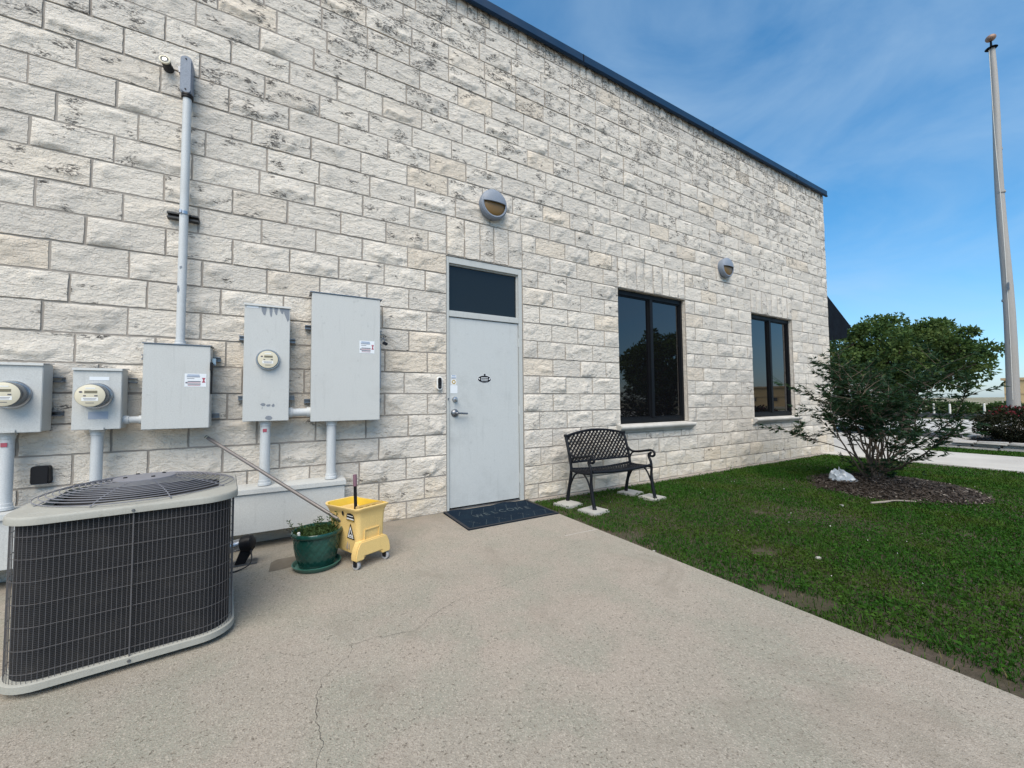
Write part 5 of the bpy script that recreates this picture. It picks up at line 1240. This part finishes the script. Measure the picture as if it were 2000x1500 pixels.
# ================================================================ STONE PLANTER
t = thing('stone_planter', (14.3, -3.2, 0), 'low stacked pale stone planter wall beside the grass strip', 'planter')
rp_ = random.Random(31)
def pstone(x0, x1, y0, y1, z0, z1, nm):
    b = MB(); b.box((x0, y0, z0), (x1, y1, z1)); o = b.build(nm, M['planter'], t, bevel=.018); 
    for v_ in o.data.vertices: v_.co += Vector((rp_.uniform(-.008, .008), rp_.uniform(-.008, .008), rp_.uniform(-.006, .006)))
for row, (z0, z1, x0) in enumerate(((.0, .105, 14.16), (.107, .165, 14.20), (.167, .235, 14.13))):
    y = -1.02-.12*row
    while y > -7:
        L_ = rp_.uniform(.34, .62) if row != 1 else rp_.uniform(.25, .5); pstone(x0+rp_.uniform(-.03, .03), x0+.30, y-L_+.012, y, z0, z1+rp_.uniform(-.008, .004), 'planter_stone' if row < 2 else 'cap_stone'); y -= L_
    x = x0+.31
    while x < 17.2:
        L_ = rp_.uniform(.4, .65); pstone(x, x+L_-.012, -1.30+rp_.uniform(-.02, .02), -1.02, z0, z1, 'planter_stone' if row < 2 else 'cap_stone'); x += L_
b = MB(); b.box((14.46, -7, -.02), (17.2, -1.31, .17)); b.build('planter_soil', M['mulch'], t)

# ================================================================ FLAGPOLE
FX, FY = 17.0, -1.85
t = thing('flagpole', (FX, FY, .0), 'tall weathered flagpole with copper ball behind the dark bush', 'flagpole')
b = MB(); pts = [(FX+.02*math.sin(i*.9), FY+.02*math.sin(i*.7+1), 11.0*i/16) for i in range(17)]; b.tube(pts, [.130-.068*i/16 for i in range(17)], 24); b.build('mast', M['pole'], t, smooth=60)
b = MB(); b.lathe([(.001, .0), (.11, .0), (.125, .015), (.11, .03), (.025, .04), (.02, .22), (.001, .23)], (FX+.0, FY, 11.0), 20); b.build('truck', M['navy_dark_shaded'], t, smooth=50)
b = MB(); b.lathe([(.105*math.sin(math.pi*i/12)+.0005, -.09*math.cos(math.pi*i/12)) for i in range(13)], (FX, FY, 11.31), 24); b.build('ball', M['copper'], t, smooth=80)
b = MB(); b.tube(spline([(FX-.07, FY+.03, 10.95), (FX-.08, FY+.03, 9.0), (FX-.105, FY+.01, 7.6), (FX-.115, FY-.02, 6.0), (FX-.135, FY-.02, 3.0), (FX-.15, FY, 1.2)], 8), .007, 5); b.build('halyard', M['post'], t)
for z_ in (8.1, 6.9, 3.9):
    b = MB(); rr = .130-.068*z_/11+.004; b.lathe([(rr-.004, -.03), (rr, -.028), (rr, .028), (rr-.004, .03)], (FX, FY, z_), 24); b.build('band', M['pole'], t, smooth=40)
b = MB(); b.bar((FX-.158, FY-.05, 4.15), (FX-.158, FY-.05, 4.35), .03, .05, (1, 0, 0)); b.build('cleat', M['darksteel'], t)

# ================================================================ BACKGROUND
t = thing('far_building', (74, -14, 0), 'low tan rendered building far beyond the road, with golden sunlight put into its colour', 'building')
b = MB(); b.box((72, -46, -.1), (86, 6.5, 3.15)); b.build('wall', M['sun_gold_wall'], t)
b = MB(); b.box((71.8, -46.2, 3.151), (86.2, 6.7, 3.42)); b.build('parapet', M['sun_gold_trim'], t)
b = MB(); b.box((71.94, -46, 1.55), (71.999, 6.5, 1.70)); b.build('string_course', M['sun_gold_trim'], t)
for i in range(14):
    y = 4.6-i*3.5; b = MB(); b.box((71.93, y-1.0, .85), (71.998, y, 1.50)); w_ = b.build('window', M['sun_gold_trim'], t); b = MB(); b.box((71.91, y-.92, .91), (71.929, y-.08, 1.45)); b.build('pane', M['farglass'], w_)
t = thing('far_house', (58, 22, 0), 'pale low house far behind the broad round tree', 'building')
b = MB(); b.box((56, 14, -.1), (64, 28, 1.9)); b.build('wall', M['cast'], t)
b = MB(); b.prism([(55.5, 13.5, 1.901), (64.5, 13.5, 1.901), (60, 13.5, 2.9)], (0, 15, 0)); b.build('roof', M['planter'], t)
for i in range(4):
    y = 26-i*3; b = MB(); b.box((55.93, y-1.2, .7), (55.998, y, 1.5)); w_ = b.build('window', M['post'], t); b = MB(); b.box((55.91, y-1.1, .77), (55.929, y-.1, 1.43)); b.build('pane', M['farglass'], w_)
# dark rail and white posts along the road
t = thing('road_rail', (35, 0, 0), 'long dark horizontal barrier rail along the far side of the pavement', 'rail')
b = MB(); b.box((34.9, -30, .02), (35.1, 30, .28)); b.build('kerb_rail', M['rail'], t)
for i in range(8):
    b = MB(); b.box((34.92, -28+i*8, .281), (35.08, -27.8+i*8, .36)); b.build('rail_post', M['rail'], t)
for i, y in enumerate((5.25, 4.6, 3.85, 2.35, .4)):
    b = MB(); b.tube([(38.5, y, -.03), (38.5, y, .80+.05*math.sin(i*3))], [.06, .05], 8); b.lathe([(.055, 0), (.03, .04), (.001, .05)], (38.5, y, .80+.05*math.sin(i*3)), 8); tag(b.build('marker_post', M['post'], None, smooth=40), 'short white post behind the dark barrier rail', 'post', 'white posts beyond the pavement')
for i, (x, y, r_) in enumerate(((44, 4.6, 1.1), (45, 7.0, 1.3), (44, 2.2, .9), (46, 10, 1.5), (47, 13.5, 1.4))):
    bush((x, y, -.02), (r_, r_*1.3, .42+.1*(i % 2)), 1500, .22, ('low green hedge bush behind the white posts', 'wide green hedge bush behind the white posts', 'small green hedge bush near the tan building', 'tall green hedge bush behind the round tree', 'far green hedge bush before the pale house')[i], 50+i, tips=False)
